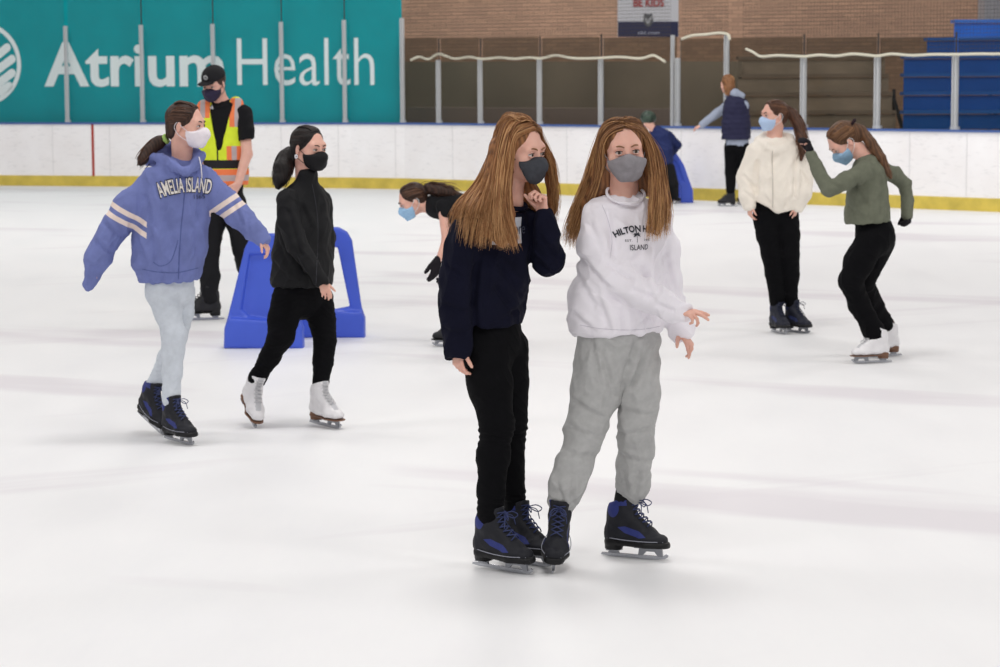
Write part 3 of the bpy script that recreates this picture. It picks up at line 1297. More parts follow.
        for q in (1, -1):
            b = MB()
            ear = [H(q * .0775, -.012, .012), H(q * .077, -.028, -.012), H(q * .074, -.018, -.036)]
            L = spline([H(q * .0655, .036, -.026), H(q * .0755, .010, -.008)] + ear + [H(q * .072, .004, -.056), H(q * .060, .034, -.074)], 22)
            b.tube(L, lr, 5)
            b.build('ear_loop', loop or m, o, True, s.o)
        return o

    # ---- hair
    def hair(s, m, base=(), masses=(), guides=(), n=200, jit=.012, wd=.0045, M=16, seed=1, cut=None, cap_=True, wave=0.0, flat=.45, bumpf=0, group_span=1.0, hk=.02, clump=.8):
        """base extra prims; masses: lists of (x,y,d,r px) volumes; guides: polylines of points ordered side by side"""
        H = s.H
        S = Sdf()
        if cap_:
            S.add(H.ell((0, -.017, .031), (.078, .094, .081)), .01)
            (cut or (lambda S_: S_.sub(H.ell((0, .115, .0), (.064, .092, .10)), .012).sub(half(H(0, .02, -.062), -H.U), .01)))(S)
        for p in base: S.add(p, hk)
        for L in masses: s.tube(S, L, .02)
        o = s.cloth(S, 'hair', m, [wrinkle(seed, 90, .0016, H.U, .25)], attrs={'rnd': lambda P: .35 + .3 * np.sin(P @ V(310, 270, 40))})
        if guides and n:
            rg = np.random.RandomState(seed)
            vs, fs, rn, tp = [], [], [], []
            GG = [None if g is None else np.array(spline(g, M)) for g in guides]
            prs = [i for i in range(len(GG) - 1) if GG[i] is not None and GG[i + 1] is not None]
            ax = H.c
            for q in range(n):
                i = prs[rg.randint(len(prs))]
                w_ = rg.uniform()
                wc = (math.floor(w_ * 4) + .5) / 4 + .1 * math.sin(i * 7.3)
                tt = np.linspace(0, 1, M)[:, None] ** 1.6 * clump
                ww = w_ * (1 - tt) + wc * tt
                g = GG[i] * (1 - ww) + GG[i + 1] * ww
                j = np.clip(rg.normal(size=3), -1.5, 1.5) * jit
                j2 = np.clip(rg.normal(size=3), -1.5, 1.5) * jit * .6
                t = np.linspace(0, 1, M)[:, None]
                g = g + j * (.25 + .75 * t) + j2 * np.sin(t * 3.1 + rg.uniform(0, 3))
                if wave: g = g + wave * np.sin(t * rg.uniform(14, 22) + rg.uniform(0, 6)) * nrm(rg.normal(size=3)) * t
                ln = 1 - .34 * rg.uniform() ** 1.6
                kk = np.linspace(0, (M - 1) * ln, M)
                g = np.stack([np.interp(kk, np.arange(M), g[:, c]) for c in range(3)], 1)
                T = np.gradient(g, axis=0)
                T /= np.linalg.norm(T, axis=1)[:, None] + 1e-9
                O = g - ax
                O -= (O * T).sum(1)[:, None] * T
                O /= np.linalg.norm(O, axis=1)[:, None] + 1e-9
                W_ = np.cross(T, O)
                r = wd * rg.uniform(.6, 1.3) * (1 - .85 * np.linspace(0, 1, M) ** 3)
                r[0] *= .5
                b0 = len(vs)
                rr = rg.uniform()
                for c in range(M):
                    for aa, bb_ in ((1, 0), (0, flat), (-1, 0), (0, -flat)):
                        vs.append(g[c] + W_[c] * aa * r[c] + O[c] * bb_ * r[c])
                        rn.append(rr)
                        tp.append(c / (M - 1))
                for c in range(M - 1):
                    for e in range(4):
                        fs.append((b0 + c * 4 + e, b0 + c * 4 + (e + 1) % 4, b0 + c * 4 + 4 + (e + 1) % 4, b0 + c * 4 + 4 + e))
            mesh_obj('hair_strands', np.array(vs) - s.o, np.array(fs), m, o, True, {'rnd': rn, 'tip': tp})['kind'] = 'stuff'
        return o

    def pony(s, m, tie, tail, tie_m=None, n=260, wd=.0034, jit=.006, tjit=.016, seed=1, taper=None, side=-1, masses=(), extra=(), wave=0, tie_r=.018):
        """hair combed back to a tie; tail: polyline (x,y,d,r px)"""
        H = s.H
        T = s.P(*tie)
        q = side
        gd = [[H.sph(q * 28, 44, 1.01), H.sph(q * 62, 44, 1.02), H.sph(q * 115, 30, 1.02), T],
              [H.sph(q * 46, 24, 1.01), H.sph(q * 75, 24, 1.02), H.sph(q * 120, 12, 1.02), T],
              [H.sph(q * 62, 2, 1.01), H.sph(q * 88, 2, 1.02), H.sph(q * 130, -8, 1.02), T],
              [H.sph(q * 80, -18, 1.0), H.sph(q * 105, -22, 1.0), H.sph(q * 140, -30, 1.0), T], None,
              [H.sph(q * 28, 44, 1.01), H.sph(q * 50, 60, 1.02), H.sph(q * 130, 48, 1.02), T],
              [H.sph(q * 5, 50, 1.01), H.sph(q * 8, 75, 1.02), H.sph(180, 50, 1.02), T],
              [H.sph(-q * 28, 44, 1.01), H.sph(-q * 50, 60, 1.02), H.sph(-q * 130, 48, 1.02), T],
              [H.sph(-q * 62, 2, 1.01), H.sph(-q * 88, 5, 1.02), H.sph(-q * 130, -8, 1.02), T]] + list(extra)
        o = s.hair(m, masses=list(masses) + [tail], base=[H.ell((0, -.048, -.028), (.060, .054, .060))], guides=gd, n=n, jit=.0012, wd=wd, M=12, seed=seed)
        if tail:
            TT = [s.P(*t[:3]) for t in tail]
            R_ = [t[3] * s.m for t in tail]
            rg = np.random.RandomState(seed)
            sd = nrm(np.cross(TT[-1] - TT[0], V(0, 1, 0)))
            g = []
            for a_ in (-1, -.3, .3, 1):
                g.append([t + sd * a_ * r * .9 for t, r in zip(TT, R_)])
            f2 = s.hair(m, guides=g, n=int(n * .8), jit=tjit, wd=wd, M=14, seed=seed + 1, cap_=False, masses=[tail], wave=wave)
            f2.name = 'ponytail'
        if tie_m:
            b = MB()
            dirn = nrm(TT[1] - TT[0])
            u = nrm(np.cross(dirn, V(.1, .9, .2)))
            v = np.cross(dirn, u)
            b.tube([T + (u * math.cos(a) + v * math.sin(a)) * tie_r for a in np.linspace(0, 2 * math.pi, 13)[:-1]], [.009 + .003 * (i % 2) for i in range(12)], 6, True)
            b.build('scrunchie', tie_m, s.body, True, s.o)
        return o

    def crease(s, L):
        """drawn folds on the front of a garment: (x0, y0, x1, y1, depth m, half width px)"""
        segs = []
        for x0, y0, x1, y1, a, w_ in L:
            p, q = s.P(x0, y0), s.P(x1, y1)
            segs.append((V(p[0], p[2]), V(q[0], q[2]), a, w_ * s.m))

        def f(Q):
            out = np.zeros(len(Q))
            A2 = Q[:, [0, 2]]
            front = np.clip((s.Y + .10 - Q[:, 1]) / .08, 0, 1)
            for p, q, a, w_ in segs:
                e = q - p
                t = np.clip(((A2 - p) @ e) / (e @ e), 0, 1)
                d = A2 - p - t[:, None] * e
                n = V(-e[1], e[0]) / np.linalg.norm(e)
                sd = d @ n
                r = np.hypot(d[:, 0], d[:, 1])
                ends = np.exp(-np.maximum(0, r - np.abs(sd)) ** 2 / w_ ** 2)
                out += a * ends * (-np.exp(-(sd / w_) ** 2) + .75 * np.exp(-((sd - 1.9 * w_) / (1.2 * w_)) ** 2) * np.exp(-(t - .5) ** 2 * 2))
            return out * front

        return f

    def seam(s, garment, L, r, m, name='seam', n=24, lift=0.0):
        """a cord or seam lying on a garment along pixel points L"""
        me = garment.data
        co = np.empty(len(me.vertices) * 3, np.float32)
        me.vertices.foreach_get('co', co)
        bv = BVHTree.FromPolygons([tuple(v) for v in co.reshape(-1, 3) + s.o], [tuple(p.vertices) for p in me.polygons])
        out = []
        for q in spline([V(a[0], a[1], 0) for a in L], n):
            d = nrm(ray(q[0], q[1]))
            h_ = bv.ray_cast(Vector(CP), Vector(d))
            if h_[0] is not None: out.append(np.array(h_[0]) - d * lift)
        if len(out) > 2:
            b = MB()
            b.tube(out, r, 5)
            b.build(name, m, garment, True, s.o)

    # ---- printed writing laid on a garment
    def print_on(s, garment, body, x, y, wpx, hpx, m, yaw, off=.0, arc=0.0, lift=.0035, roll=0.0, name='lettering', sp=1.0, mesh=None):
        dg = bpy.context.evaluated_depsgraph_get()
        me = garment.data
        o3 = s.o
        co = np.empty(len(me.vertices) * 3, np.float32)
        me.vertices.foreach_get('co', co)
        co = co.reshape(-1, 3).astype(float) + o3
        if not hasattr(s, 'bv'): s.bv = {}
        if garment.name not in s.bv:
            s.bv[garment.name] = BVHTree.FromPolygons([tuple(v) for v in co], [tuple(p.vertices) for p in me.polygons])
        bv = s.bv[garment.name]
        r = nrm(ray(x, y))
        hit = bv.ray_cast(Vector(CP), Vector(r))
        if hit[0] is None: return None
        c = np.array(hit[0])
        ya = math.radians(yaw)
        n = V(math.sin(ya), -math.cos(ya), 0)
        R = V(math.cos(ya), math.sin(ya), 0)
        U = V(0, 0, 1)
        ro = math.radians(roll)
        R, U = R * math.cos(ro) + U * math.sin(ro), U * math.cos(ro) - R * math.sin(ro)
        v, fs = mesh if mesh else text_mesh(body, 1, off, sp)
        # subdivide long edges for the curvature
        lo, hi = v.min(0), v.max(0)
        W_ = wpx * s.m / max(math.cos(ya), .3)
        Hh = hpx * s.m
        P2 = np.stack([(v[:, 0] - lo[0]) / (hi[0] - lo[0]) - .5, (v[:, 1] - lo[1]) / (hi[1] - lo[1]) - .5], 1) * [W_, Hh]
        if arc:
            Ra = W_ / arc
            an = P2[:, 0] / Ra
            P2 = np.stack([(Ra + P2[:, 1]) * np.sin(an), (Ra + P2[:, 1]) * np.cos(an) - Ra], 1)
        out = []
        last = 0
        for a in P2:
            st = c + R * a[0] + U * a[1] + n * .12
            h_ = bv.ray_cast(Vector(st), Vector(-n), .3)
            if h_[0] is not None:
                last = .12 - h_[3]
            out.append(c + R * a[0] + U * a[1] + n * (last + lift))
        return mesh_obj(name, np.array(out) - o3, fs, m, garment)


F_dn = V(0, 0, -1)

# ------------------------------------------------------------------ skates
BL_M = mat('steel_blade', (176, 178, 184), .25, metal=.9)
HOLD_M = mat('blade_holder', (150, 152, 158), .35, metal=.6)
HOLD_Y = mat('yellow_blade_holder', (206, 186, 70), .5)


def skate_materials(kind):
    if kind == 'white':
        return dict(boot=mat('white_leather', (228, 226, 228), .4, .04, 20, .2, 200, spec=.5, masks=(('tongue', (190, 190, 194)),)), sole=mat('brown_heel', (116, 84, 66), .5), lace=mat('white_lace', (205, 204, 206), .8), stitch=None)
    if kind == 'black':
        return dict(boot=mat('black_boot', (30, 30, 34), .5, .1, 20, .2, 200), sole=mat('black_sole', (20, 20, 22), .5), lace=mat('dark_lace', (50, 50, 56), .8), stitch=None)
    if kind == 'dark_blue':
        return dict(boot=mat('dark_blue_boot', (34, 36, 48), .6, .15, 20, .2, 200, masks=(('blue', (48, 56, 96)),)), sole=mat('black_sole_b', (22, 22, 25), .5), lace=mat('navy_lace', (46, 50, 70), .8), stitch=None)
    return dict(boot=mat('navy_boot', (26, 27, 34), .6, .2, 20, .3, 150, masks=(('blue', (45, 54, 118)),)), sole=mat('black_sole_n', (18, 18, 20), .45), lace=mat('blue_lace', (58, 66, 104), .8), stitch=mat('pale_piping', (150, 152, 164), .6))


_SK = {}


def skate_parts(kind):
    if kind in _SK: return _SK[kind]
    M = skate_materials(kind)
    fig = kind == 'white' or kind == 'black'
    S = Sdf()
    y = V(0, 1, 0)
    S.add(etube((-.088, 0, .083), (-.03, 0, .080), (.034, .034), (.036, .030), y), .02)
    S.add(etube((-.03, 0, .080), (.055, 0, .074), (.036, .030), (.046, .028), y), .02)
    S.add(etube((.055, 0, .074), (.108, 0, .072), (.046, .028), (.036, .024), y), .02)
    S.add(cap((-.03, 0, .150), (.055, 0, .094), .040, .030), .03)
    S.add(etube((-.068, 0, .105), (-.060, 0, .165), (.037, .048), (.037, .050), y), .02)
    S.add(etube((-.058, 0, .165), (-.048, 0, .225), (.037, .047), (.043, .052), y), .02)
    S.add(etube((-.006, 0, .165), (-.006, 0, .232), (.022, .010), (.026, .009), y), .008)   # tongue
    S.sub(half((-.048, 0, .222), (-.35, 0, 1)), .004)
    S.sub(half((0, 0, .056), (0, 0, -1)), .004)
    S.sub(etube((-.050, 0, .20), (-.048, 0, .26), (.033, .040), (.037, .044), y), .004)
    at_ = {'blue': lambda P: np.maximum(np.maximum(.026 - np.hypot((P[:, 0] + .075) * 1.0, (P[:, 2] - .185) * .8), .012 - np.abs((P[:, 2] - .098) + (P[:, 0] - .02) * .25) - .4 * np.maximum(0, np.abs(P[:, 0] - .005) - .03)), np.where((P[:, 2] > .20) & (P[:, 0] < -.02), .01, -1)),
           'tongue': lambda P: np.where((np.abs(P[:, 1]) < .016) & (P[:, 0] > -.022 - .0 * P[:, 2]) & (P[:, 2] > .10), .01, -.01)}
    boot = soft_obj(S, 'ice_skate', M['boot'], None, V(0, 0, 0), .0042, [wrinkle(3, 50, .0012)], at_)
    parts = [boot]
    # sole and heel
    S = Sdf()
    S.add(etube((-.088, 0, .058), (-.03, 0, .056), (.038, .030), (.034, .03), y), .015)
    S.add(etube((-.03, 0, .056), (.058, 0, .054), (.034, .03), (.050, .03), y), .015)
    S.add(etube((.058, 0, .054), (.114, 0, .054), (.050, .03), (.038, .028), y), .015)
    if not fig or True:
        S.sub(half((0, 0, .053 if fig else .070), (0, 0, 1)), .003)
    S.sub(half((0, 0, .046), (0, 0, -1)), .003)
    S.add(etube((-.084, 0, .034), (-.080, 0, .056), (.030, .034), (.034, .038), y), .006)
    S.sub(half((0, 0, .026), (0, 0, -1)), .003)
    parts.append(soft_obj(S, 'sole', M['sole'], boot, V(0, 0, 0), .0042))
    if M['stitch']:
        b = MB()
        for q in (1, -1):
            b.tube([(x, q * (.0525 - 12 * (x - .03) ** 2 * .12 - (.3 * (x - .07) if x > .07 else 0) * .9), .0715 + .02 * max(0, -x - .0) ** 1) for x in np.linspace(-.10, .125, 14)], .0016, 5)
        parts.append(b.build('piping', M['stitch'], boot, True))
    # blade with toe curve and picks
    b = MB()
    prof = [(-.135, .004), (-.10, .0006), (0, 0), (.09, .001), (.125, .006), (.136, .014), (.138, .022), (.130, .026), (.118, .016), (-.06, .015), (-.13, .013)]
    if fig: prof = [(-.145, .004), (-.10, .0006), (0, 0), (.09, .001), (.112, .004), (.116, .010), (.124, .010), (.126, .018), (.134, .019), (.134, .028), (.120, .030), (.112, .018), (-.06, .016), (-.14, .013)]
    b.plate(prof, np.eye(4), .005)
    parts.append(b.build('blade', BL_M, boot))
    b = MB()
    # heel stanchion and two-legged front stanchion
    b.plate([(-.105, .013), (-.060, .013), (-.066, .028), (-.098, .028)], np.eye(4), .010)
    b.plate([(.018, .013), (.034, .013), (.050, .030), (.084, .030), (.098, .013), (.116, .013), (.112, .047), (.022, .047)], np.eye(4), .010)
    b.box((-.105, -.026, .0245), (-.056, .026, .0275))
    b.box((.012, -.034, .0435), (.118, .034, .0465))
    parts.append(b.build('blade_holder', HOLD_M, boot))
    # laces
    b = MB()
    n = 7
    L = []
    for i in range(n):
        t = i / (n - 1)
        x = -.006 + t * .066
        z = .215 - t * .100 if t < .45 else .170 - (t - .45) * .115
        x = (.010, .006, .006, .020, .036, .052, .070)[i]
        z = (.222, .205, .187, .171, .158, .145, .130)[i]
        L.append((x, z))
    for i in range(n - 1):
        for q in (1, -1):
            (x0, z0), (x1, z1) = L[i], L[i + 1]
            b.tube(spline([(x0 - .012, q * .022, z0 - .004), ((x0 + x1) / 2 + .005, 0, (z0 + z1) / 2 + .006), (x1 - .010, -q * .022, z1 - .005)], 6), .0024, 5)
    x0, z0 = .012, .214
    for q in ((1, -1) if not fig else ()):
        b.tube(spline([(x0, 0, z0), (x0 + .024, q * .018, z0 + .008), (x0 + .042, q * .030, z0 - .004), (x0 + .030, q * .018, z0 - .016), (x0, 0, z0)], 14), .0021, 5)
        b.tube(spline([(x0, 0, z0), (x0 + .022, q * .024, z0 - .010), (x0 + .028, q * .034, z0 - .045)], 8), .0019, 5)
    parts.append(b.build('lace', M['lace'], boot, True))
    _SK[kind] = parts
    parts.append(None)
    parts.pop()
    return parts


_used = set()


def put_skate(fig, kind, gx, gy, head, pitch=0, roll=0, lift=0.0, sc=1.0, dz=None):
    """gx, gy: where the middle of the blade meets the ice; head: heading (0 image right, -90 to the camera).
    Returns world points: ankle and top of the shaft."""
    parts = skate_parts(kind)
    g = G(gx, gy)
    Mx = Matrix.Translation(Vector(g) + Vector((0, 0, lift))) @ Matrix.Rotation(math.radians(head), 4, 'Z') @ Matrix.Translation(Vector((.11 * sc, 0, 0))) @ Matrix.Rotation(math.radians(pitch), 4, 'Y') @ Matrix.Translation(Vector((-.11 * sc, 0, 0))) @ Matrix.Rotation(math.radians(roll), 4, 'X') @ Matrix.Scale(sc, 4)
    if kind in _used:
        b = parts[0].copy()
        COL.objects.link(b)
        ch = []
        for p in parts[1:]:
            q = p.copy()
            COL.objects.link(q)
            q.parent = b
            ch.append(q)
    else:
        b = parts[0]
        ch = parts[1:]
        _used.add(kind)
    b.parent = fig.body
    b.matrix_parent_inverse = Matrix.Identity(4)
    b.matrix_basis = Matrix.Translation(-Vector(fig.o)) @ Mx
    return b


def sk_pts(gx, gy, head, pitch=0, roll=0, lift=0.0, sc=1.0):
    g = G(gx, gy)
    Mx = Matrix.Translation(Vector(g) + Vector((0, 0, lift))) @ Matrix.Rotation(math.radians(head), 4, 'Z') @ Matrix.Translation(Vector((.11 * sc, 0, 0))) @ Matrix.Rotation(math.radians(pitch), 4, 'Y') @ Matrix.Translation(Vector((-.11 * sc, 0, 0))) @ Matrix.Rotation(math.radians(roll), 4, 'X') @ Matrix.Scale(sc, 4)
    f = lambda x, y, z: np.array(Mx @ Vector((x, y, z)))
    return dict(toe=f(.10, 0, .075), heel=f(-.06, 0, .08), ankle=f(-.062, 0, .13), top=f(-.050, 0, .21), shin=f(-.045, 0, .26))


def px_of(fig, p):
    """world point as (x, y, d) of the figure"""
    x, y = proj(p)
    return (x, y, p[1] - fig.Y)
def patch_mesh(nx=12, ny=8):
    v = [(i / nx, j / ny, 0) for j in range(ny + 1) for i in range(nx + 1)]
    f = [(j * (nx + 1) + i, j * (nx + 1) + i + 1, (j + 1) * (nx + 1) + i + 1, (j + 1) * (nx + 1) + i) for j in range(ny) for i in range(nx)]
    return np.array(v, float), f


def poly_mesh(polys):
    vs, fs = [], []
    for p in polys:
        fs.append(tuple(range(len(vs), len(vs) + len(p))))
        vs += [(x, y, 0) for x, y in p]
    return np.array(vs, float), fs


def legs(F, S_body, L):
    """L: list of (hip(x,y,d), knee(x,y,d), skate args)"""
    out = []
    for hip, knee, a in L:
        q = sk_pts(*a)
        an, tp = px_of(F, q['ankle']), px_of(F, q['top'])
        if not hasattr(F, 'LG'): F.LG = []
        F.LG.append(([hip[1], knee[1], tp[1], an[1]], [hip[2], knee[2], tp[2], an[2]]))
        F.limb([hip + (.054,), knee + (.038,), tp + (.028,), an + (.028,)], .02)
        F.limb([an + (.030,), px_of(F, q['heel']) + (.026,)])
        F.limb([px_of(F, q['heel']) + (.024,), px_of(F, q['toe']) + (.022,)])
        q['knee'] = F.P(*knee)
        if not hasattr(F, 'LQ'): F.LQ = []
        F.LQ.append(q)
        out.append(q)
    return out


HAIR_RED = hair_mat('hair_copper', (92, 58, 34), (154, 104, 64), (210, 164, 114))
HAIR_FAIR = hair_mat('hair_light_brown', (80, 52, 34), (146, 100, 64), (220, 172, 118))
HAIR_BRN = hair_mat('hair_brown', (34, 22, 18), (66, 44, 34), (112, 78, 58))
HAIR_BLK = hair_mat('hair_black', (16, 13, 13), (32, 25, 24), (62, 46, 40))
HAIR_MID = hair_mat('hair_mid_brown', (60, 40, 28), (104, 72, 48), (160, 116, 78))

# ================================================================= girl in the navy sweatshirt
A = Fig(512, 566)
bt1 = (502, 571, -36, 2, 4)
bt2 = (524.5, 563.5, -42, 0, -2)
A.head(519.5, 149.5, 0, 52, 12, 2, 1.0, neck=(508, 202, .02))
A.torso(A.S, [(508, 208, .02, 14, 12), (501, 220, 0, 28, 14), (492, 260, 0, 28, 20), (490, 315, 0, 26, 20), (493, 340, 0, 30, 22)], 45)
A.limb([(475, 222, -.10, .034), (457, 280, -.14, .034), (457, 346, -.13, .022)])
A.limb([(526, 223, .08, .034), (549, 260, .02, .032), (543, 213, -.07, .022)])
hand_sdf(A.S, A.P(457, 346, -.13), V(.05, -.1, -1), V(.75, .6, 0), 1, .80, (22, 28, 32, 38), 1.2, .03)
hand_sdf(A.S, A.P(543.5, 214, -.075), V(-.10, -.1, 1), V(-.8, -.55, .1), -1, .8, (48, 52, 58, 64), 1.25, .02, .3)
legs(A, None, [((484, 345, -.05), (497, 425, -.10), bt1), ((505, 345, .05), (511, 425, .02), bt2)])
A.finish('girl with long copper hair, charcoal mask and navy sweatshirt, hand raised to her chin')
navy = mat('navy_fleece', (15, 16, 33), .95, .12, 12, .25, 500, spec=.15)
S = Sdf()
A.torso(S, [(508, 209, .01, 19, 17), (500, 222, 0, 36, 24), (494, 242, 0, 41, 31), (487, 275, 0, 45, 37), (481, 302, 0, 47, 39), (483, 315, 0, 44, 35), (486, 330, 0, 40, 30)], 45)
S.sub(half(A.P(486, 323.5, 0), V(-.06, 0, -1)), .012)
A.tube(S, [(474, 220, -.10, 18), (463, 248, -.14, 18), (455, 282, -.16, 17.5), (456, 325, -.15, 15), (457, 347, -.14, 14), (457, 354, -.135, 12)], .012)
S.sub(half(A.P(457, 359, -.13), V(0, 0, -1)), .006)
A.tube(S, [(527, 221, .08, 18), (540, 238, .06, 17.5), (549, 261, .0, 15.5)], .03)
A.tube(S, [(549, 261, .0, 15), (546, 236, -.05, 13.5), (544, 222, -.075, 12), (543.5, 216, -.08, 10)], .008)
S.sub(half(A.P(543.5, 209, -.08), V(-.1, 0, 1)), .006)
sw = A.cloth(S, 'sweatshirt', navy, [A.crease([(478, 246, 474, 300, .010, 3), (474, 300, 476, 322, .008, 3), (500, 262, 520, 292, .008, 3), (497, 285, 515, 312, .007, 3), (541, 238, 558, 258, .008, 3), (536, 262, 550, 272, .007, 2.5), (448, 262, 462, 272, .007, 3), (445, 300, 462, 306, .007, 3), (447, 325, 464, 328, .006, 3), (505, 315, 524, 305, .006, 3)]), wrinkle(11, 20, .007, V(.2, 0, 1), .4), wrinkle(12, 30, .0045, V(.5, 0, 1), .4)])
A.cloth(Sdf().add(torus(A.P(509.5, 203, .0), V(.25, -.25, 1), .060, .009)), 'collar', navy, parent=sw)
leg = mat('black_legging', (8, 8, 11), .85, .15, 20, .3, 600, spec=.12)
S = Sdf()
A.torso(S, [(489, 316, 0, 34, 28), (491, 345, 0, 34, 29)], 45)
A.leg_tube(S, 0, [(484, 347, 0, 25), (490, 385, 0, 21.5), (497, 424, 0, 16.5), (493, 457, .01, 15.5), (491, 490, 0, 12.5), (490, 513, 0, 12)], .03)
A.leg_tube(S, 1, [(506, 347, 0, 23), (509, 385, 0, 20), (512, 424, 0, 15.5), (510, 457, .01, 14.5), (513, 490, 0, 12), (515, 508, 0, 11.5)], .012)
kn = lambda c, r, a: (lambda P: a * np.exp(-((P[:, 2] - c) / r) ** 2) * np.sin(P[:, 2] * 260 + 2.5 * np.sin(P[:, 0] * 30)))
A.cloth(S, 'leggings', leg, [wrinkle(13, 30, .002, V(0, 0, 1), 1.5), kn(A.P(497, 432, 0)[2], .04, .0022), kn(A.P(497, 500, 0)[2], .03, .0018)])
A.mask(mat('charcoal_knit', (62, 64, 70), .9, .1, 60, .5, 700), loop=mat('black_elastic', (24, 24, 26), .7), back=.040, lr=.0034)
H = A.H
P = A.P
cutA = lambda S_: S_.sub(H.ell((0, .115, .0), (.063, .092, .105)), .012).sub(half(H(0, .0, -.07), F_dn), .01)
A.hair(HAIR_RED, masses=[[(503, 150, -.01, 15), (498, 180, -.03, 14), (492, 205, -.08, 13), (494, 228, -.14, 10), (502, 243, -.17, 5)],
                         [(500, 155, .04, 12), (487, 190, .02, 12), (472, 212, -.08, 9), (468, 235, -.15, 4)],
                         [(508, 150, -.05, 7), (504, 178, -.08, 7), (506, 215, -.14, 8), (514, 243, -.17, 4)],
                         [(545, 150, .05, 5), (551, 180, .05, 5.5), (552, 205, .04, 5), (550, 222, .03, 4)],
                         [(520, 175, .06, 12), (530, 195, .05, 10), (538, 205, .05, 8)]],
       guides=[[H.sph(2, 44, 1.0), H.sph(-36, 36, 1.0), H.sph(-66, 12, 1.03), P(511, 165, -.09), P(508, 185, -.12), P(510, 215, -.18), P(519, 250, -.20)],
               [H.sph(-5, 72, 1.02), H.sph(-78, 42, 1.03), P(505, 155, -.10), P(501, 188, -.13), P(500, 220, -.19), P(506, 249, -.21)],
               [H.sph(-30, 75, 1.02), H.sph(-105, 40, 1.03), P(496, 158, -.08), P(490, 190, -.11), P(484, 220, -.19), P(480, 248, -.22)],
               [H.sph(-90, 78, 1.02), H.sph(-135, 38, 1.03), P(492, 158, .0), P(481, 188, -.05), P(467, 212, -.18), P(463, 243, -.22)],
               [H.sph(180, 70, 1.02), H.sph(175, 32, 1.03), P(490, 158, .06), P(475, 186, .04), P(455, 208, -.02), P(447, 232, -.08)], None,
               [H.sph(6, 44, 1.0), H.sph(40, 32, 1.0), H.sph(62, 5, 1.03), P(552, 160, .0), P(555, 178, .0), P(557, 200, .01), P(554, 224, .02)],
               [H.sph(40, 72, 1.02), H.sph(75, 42, 1.03), P(546, 152, .05), P(551, 180, .05), P(551, 205, .05), P(549, 222, .05)], None,
               [H.sph(5, 62, 1.02), H.sph(-20, 70, 1.05), H.sph(-70, 60, 1.05), H.sph(-110, 50, 1.05), P(493, 165, .0)],
               [H.sph(10, 64, 1.02), H.sph(40, 75, 1.05), H.sph(180, 78, 1.05), H.sph(180, 40, 1.05), P(490, 165, .04)]],
       n=1900, jit=.009, wd=.0022, wave=.006, seed=21, cut=cutA, M=20)
A.print_on(sw, '', 507.5, 231, 33, 26, mat('pale_patch', (190, 192, 200), .8), 15, mesh=patch_mesh(), name='printed_patch', lift=.006)
A.print_on(sw, 'ore', 519, 230, 13, 7.5, mat('dark_print', (60, 62, 76), .8), 15, lift=.010)
for a in (bt1, bt2): put_skate(A, 'navy', *a)

# ================================================================= girl in the white sweatshirt
B = Fig(600, 562)
bt1 = (556, 567, -97, 14, -5)
bt2 = (634, 558, -26, 0, -3)
B.head(624, 150, 0, 6, 4, 4, 1.0, neck=(624, 197, .02))
B.torso(B.S, [(624, 205, .02, 14, 10), (625, 218, .02, 28, 13), (620, 265, 0, 25, 16), (618, 320, 0, 28, 20), (619, 345, 0, 34, 22)], 12)
B.limb([(597, 216, 0, .040), (612, 278, -.09, .034), (676, 311, -.19, .022)])
B.limb([(657, 216, .02, .040), (666, 275, .05, .028), (683, 333, .0, .022)])
hand_sdf(B.S, B.P(676, 310.5, -.19), V(.86, -.48, -.10), V(.10, .25, -1), 1, .80, (4, 10, 34, 44), 1.2, .0)
hand_sdf(B.S, B.P(681, 331, .0), V(.40, -.65, -.62), V(-.6, .3, -.6), -1, .78, (6, 16, 30, 36), 1.1, .16, .1)
LB = legs(B, None, [((602, 350, 0), (586, 430, -.06), bt1), ((638, 350, .02), (638, 430, .0), bt2)])
B.finish('girl with long light brown hair, grey mask, white sweatshirt and grey sweatpants')
white = mat('white_fleece', (234, 230, 236), .9, .03, 12, .3, 500)
S = Sdf()
B.torso(S, [(625, 206, .01, 24, 15), (626, 215, .01, 34, 20), (624, 238, 0, 37, 27), (620, 270, 0, 40, 31), (615, 298, 0, 46, 36), (616, 314, 0, 47, 37), (620, 324, 0, 44, 33), (622, 340, 0, 38, 28)], 12)
S.sub(half(B.P(620, 333, 0), V(.03, 0, -1)), .012)
B.tube(S, [(600, 216, 0, 17.5), (597, 246, -.05, 18), (611, 276, -.10, 17.5)], .03)
B.tube(S, [(611, 276, -.10, 17), (645, 295, -.15, 15.5), (670, 307, -.185, 14), (682, 313, -.2, 10.5), (688, 315, -.2, 9.5)], .008)
S.sub(half(B.P(688.5, 315, -.22), V(1, -.3, -.2)), .005)
B.tube(S, [(655, 217, .02, 17), (664, 252, .06, 14.5), (667, 285, .05, 13.5), (673, 312, .02, 13), (682, 331, .0, 11.5), (685, 337, -.01, 10)], .03)
S.sub(half(B.P(686, 339, -.01), V(.5, 0, -1)), .005)
sw = B.cloth(S, 'sweatshirt', white, [B.crease([(607, 210, 612, 250, .007, 2.5), (580, 258, 604, 282, .010, 3), (577, 275, 592, 300, .009, 3.5), (596, 292, 606, 322, .007, 3), (642, 268, 646, 290, .007, 3), (655, 240, 655, 285, .009, 3), (640, 318, 634, 328, .006, 3), (622, 305, 622, 326, .006, 3), (608, 262, 626, 272, .008, 2.5), (632, 286, 650, 292, .007, 2.5), (655, 299, 668, 304, .007, 2), (666, 255, 672, 285, .006, 2.5), (590, 225, 600, 246, .006, 3), (630, 258, 648, 246, .005, 3), (572, 312, 588, 326, .006, 3)]), wrinkle(31, 17, .0075, V(.3, 0, 1), .4), wrinkle(32, 30, .0045, V(.5, 0, 1), .4)])
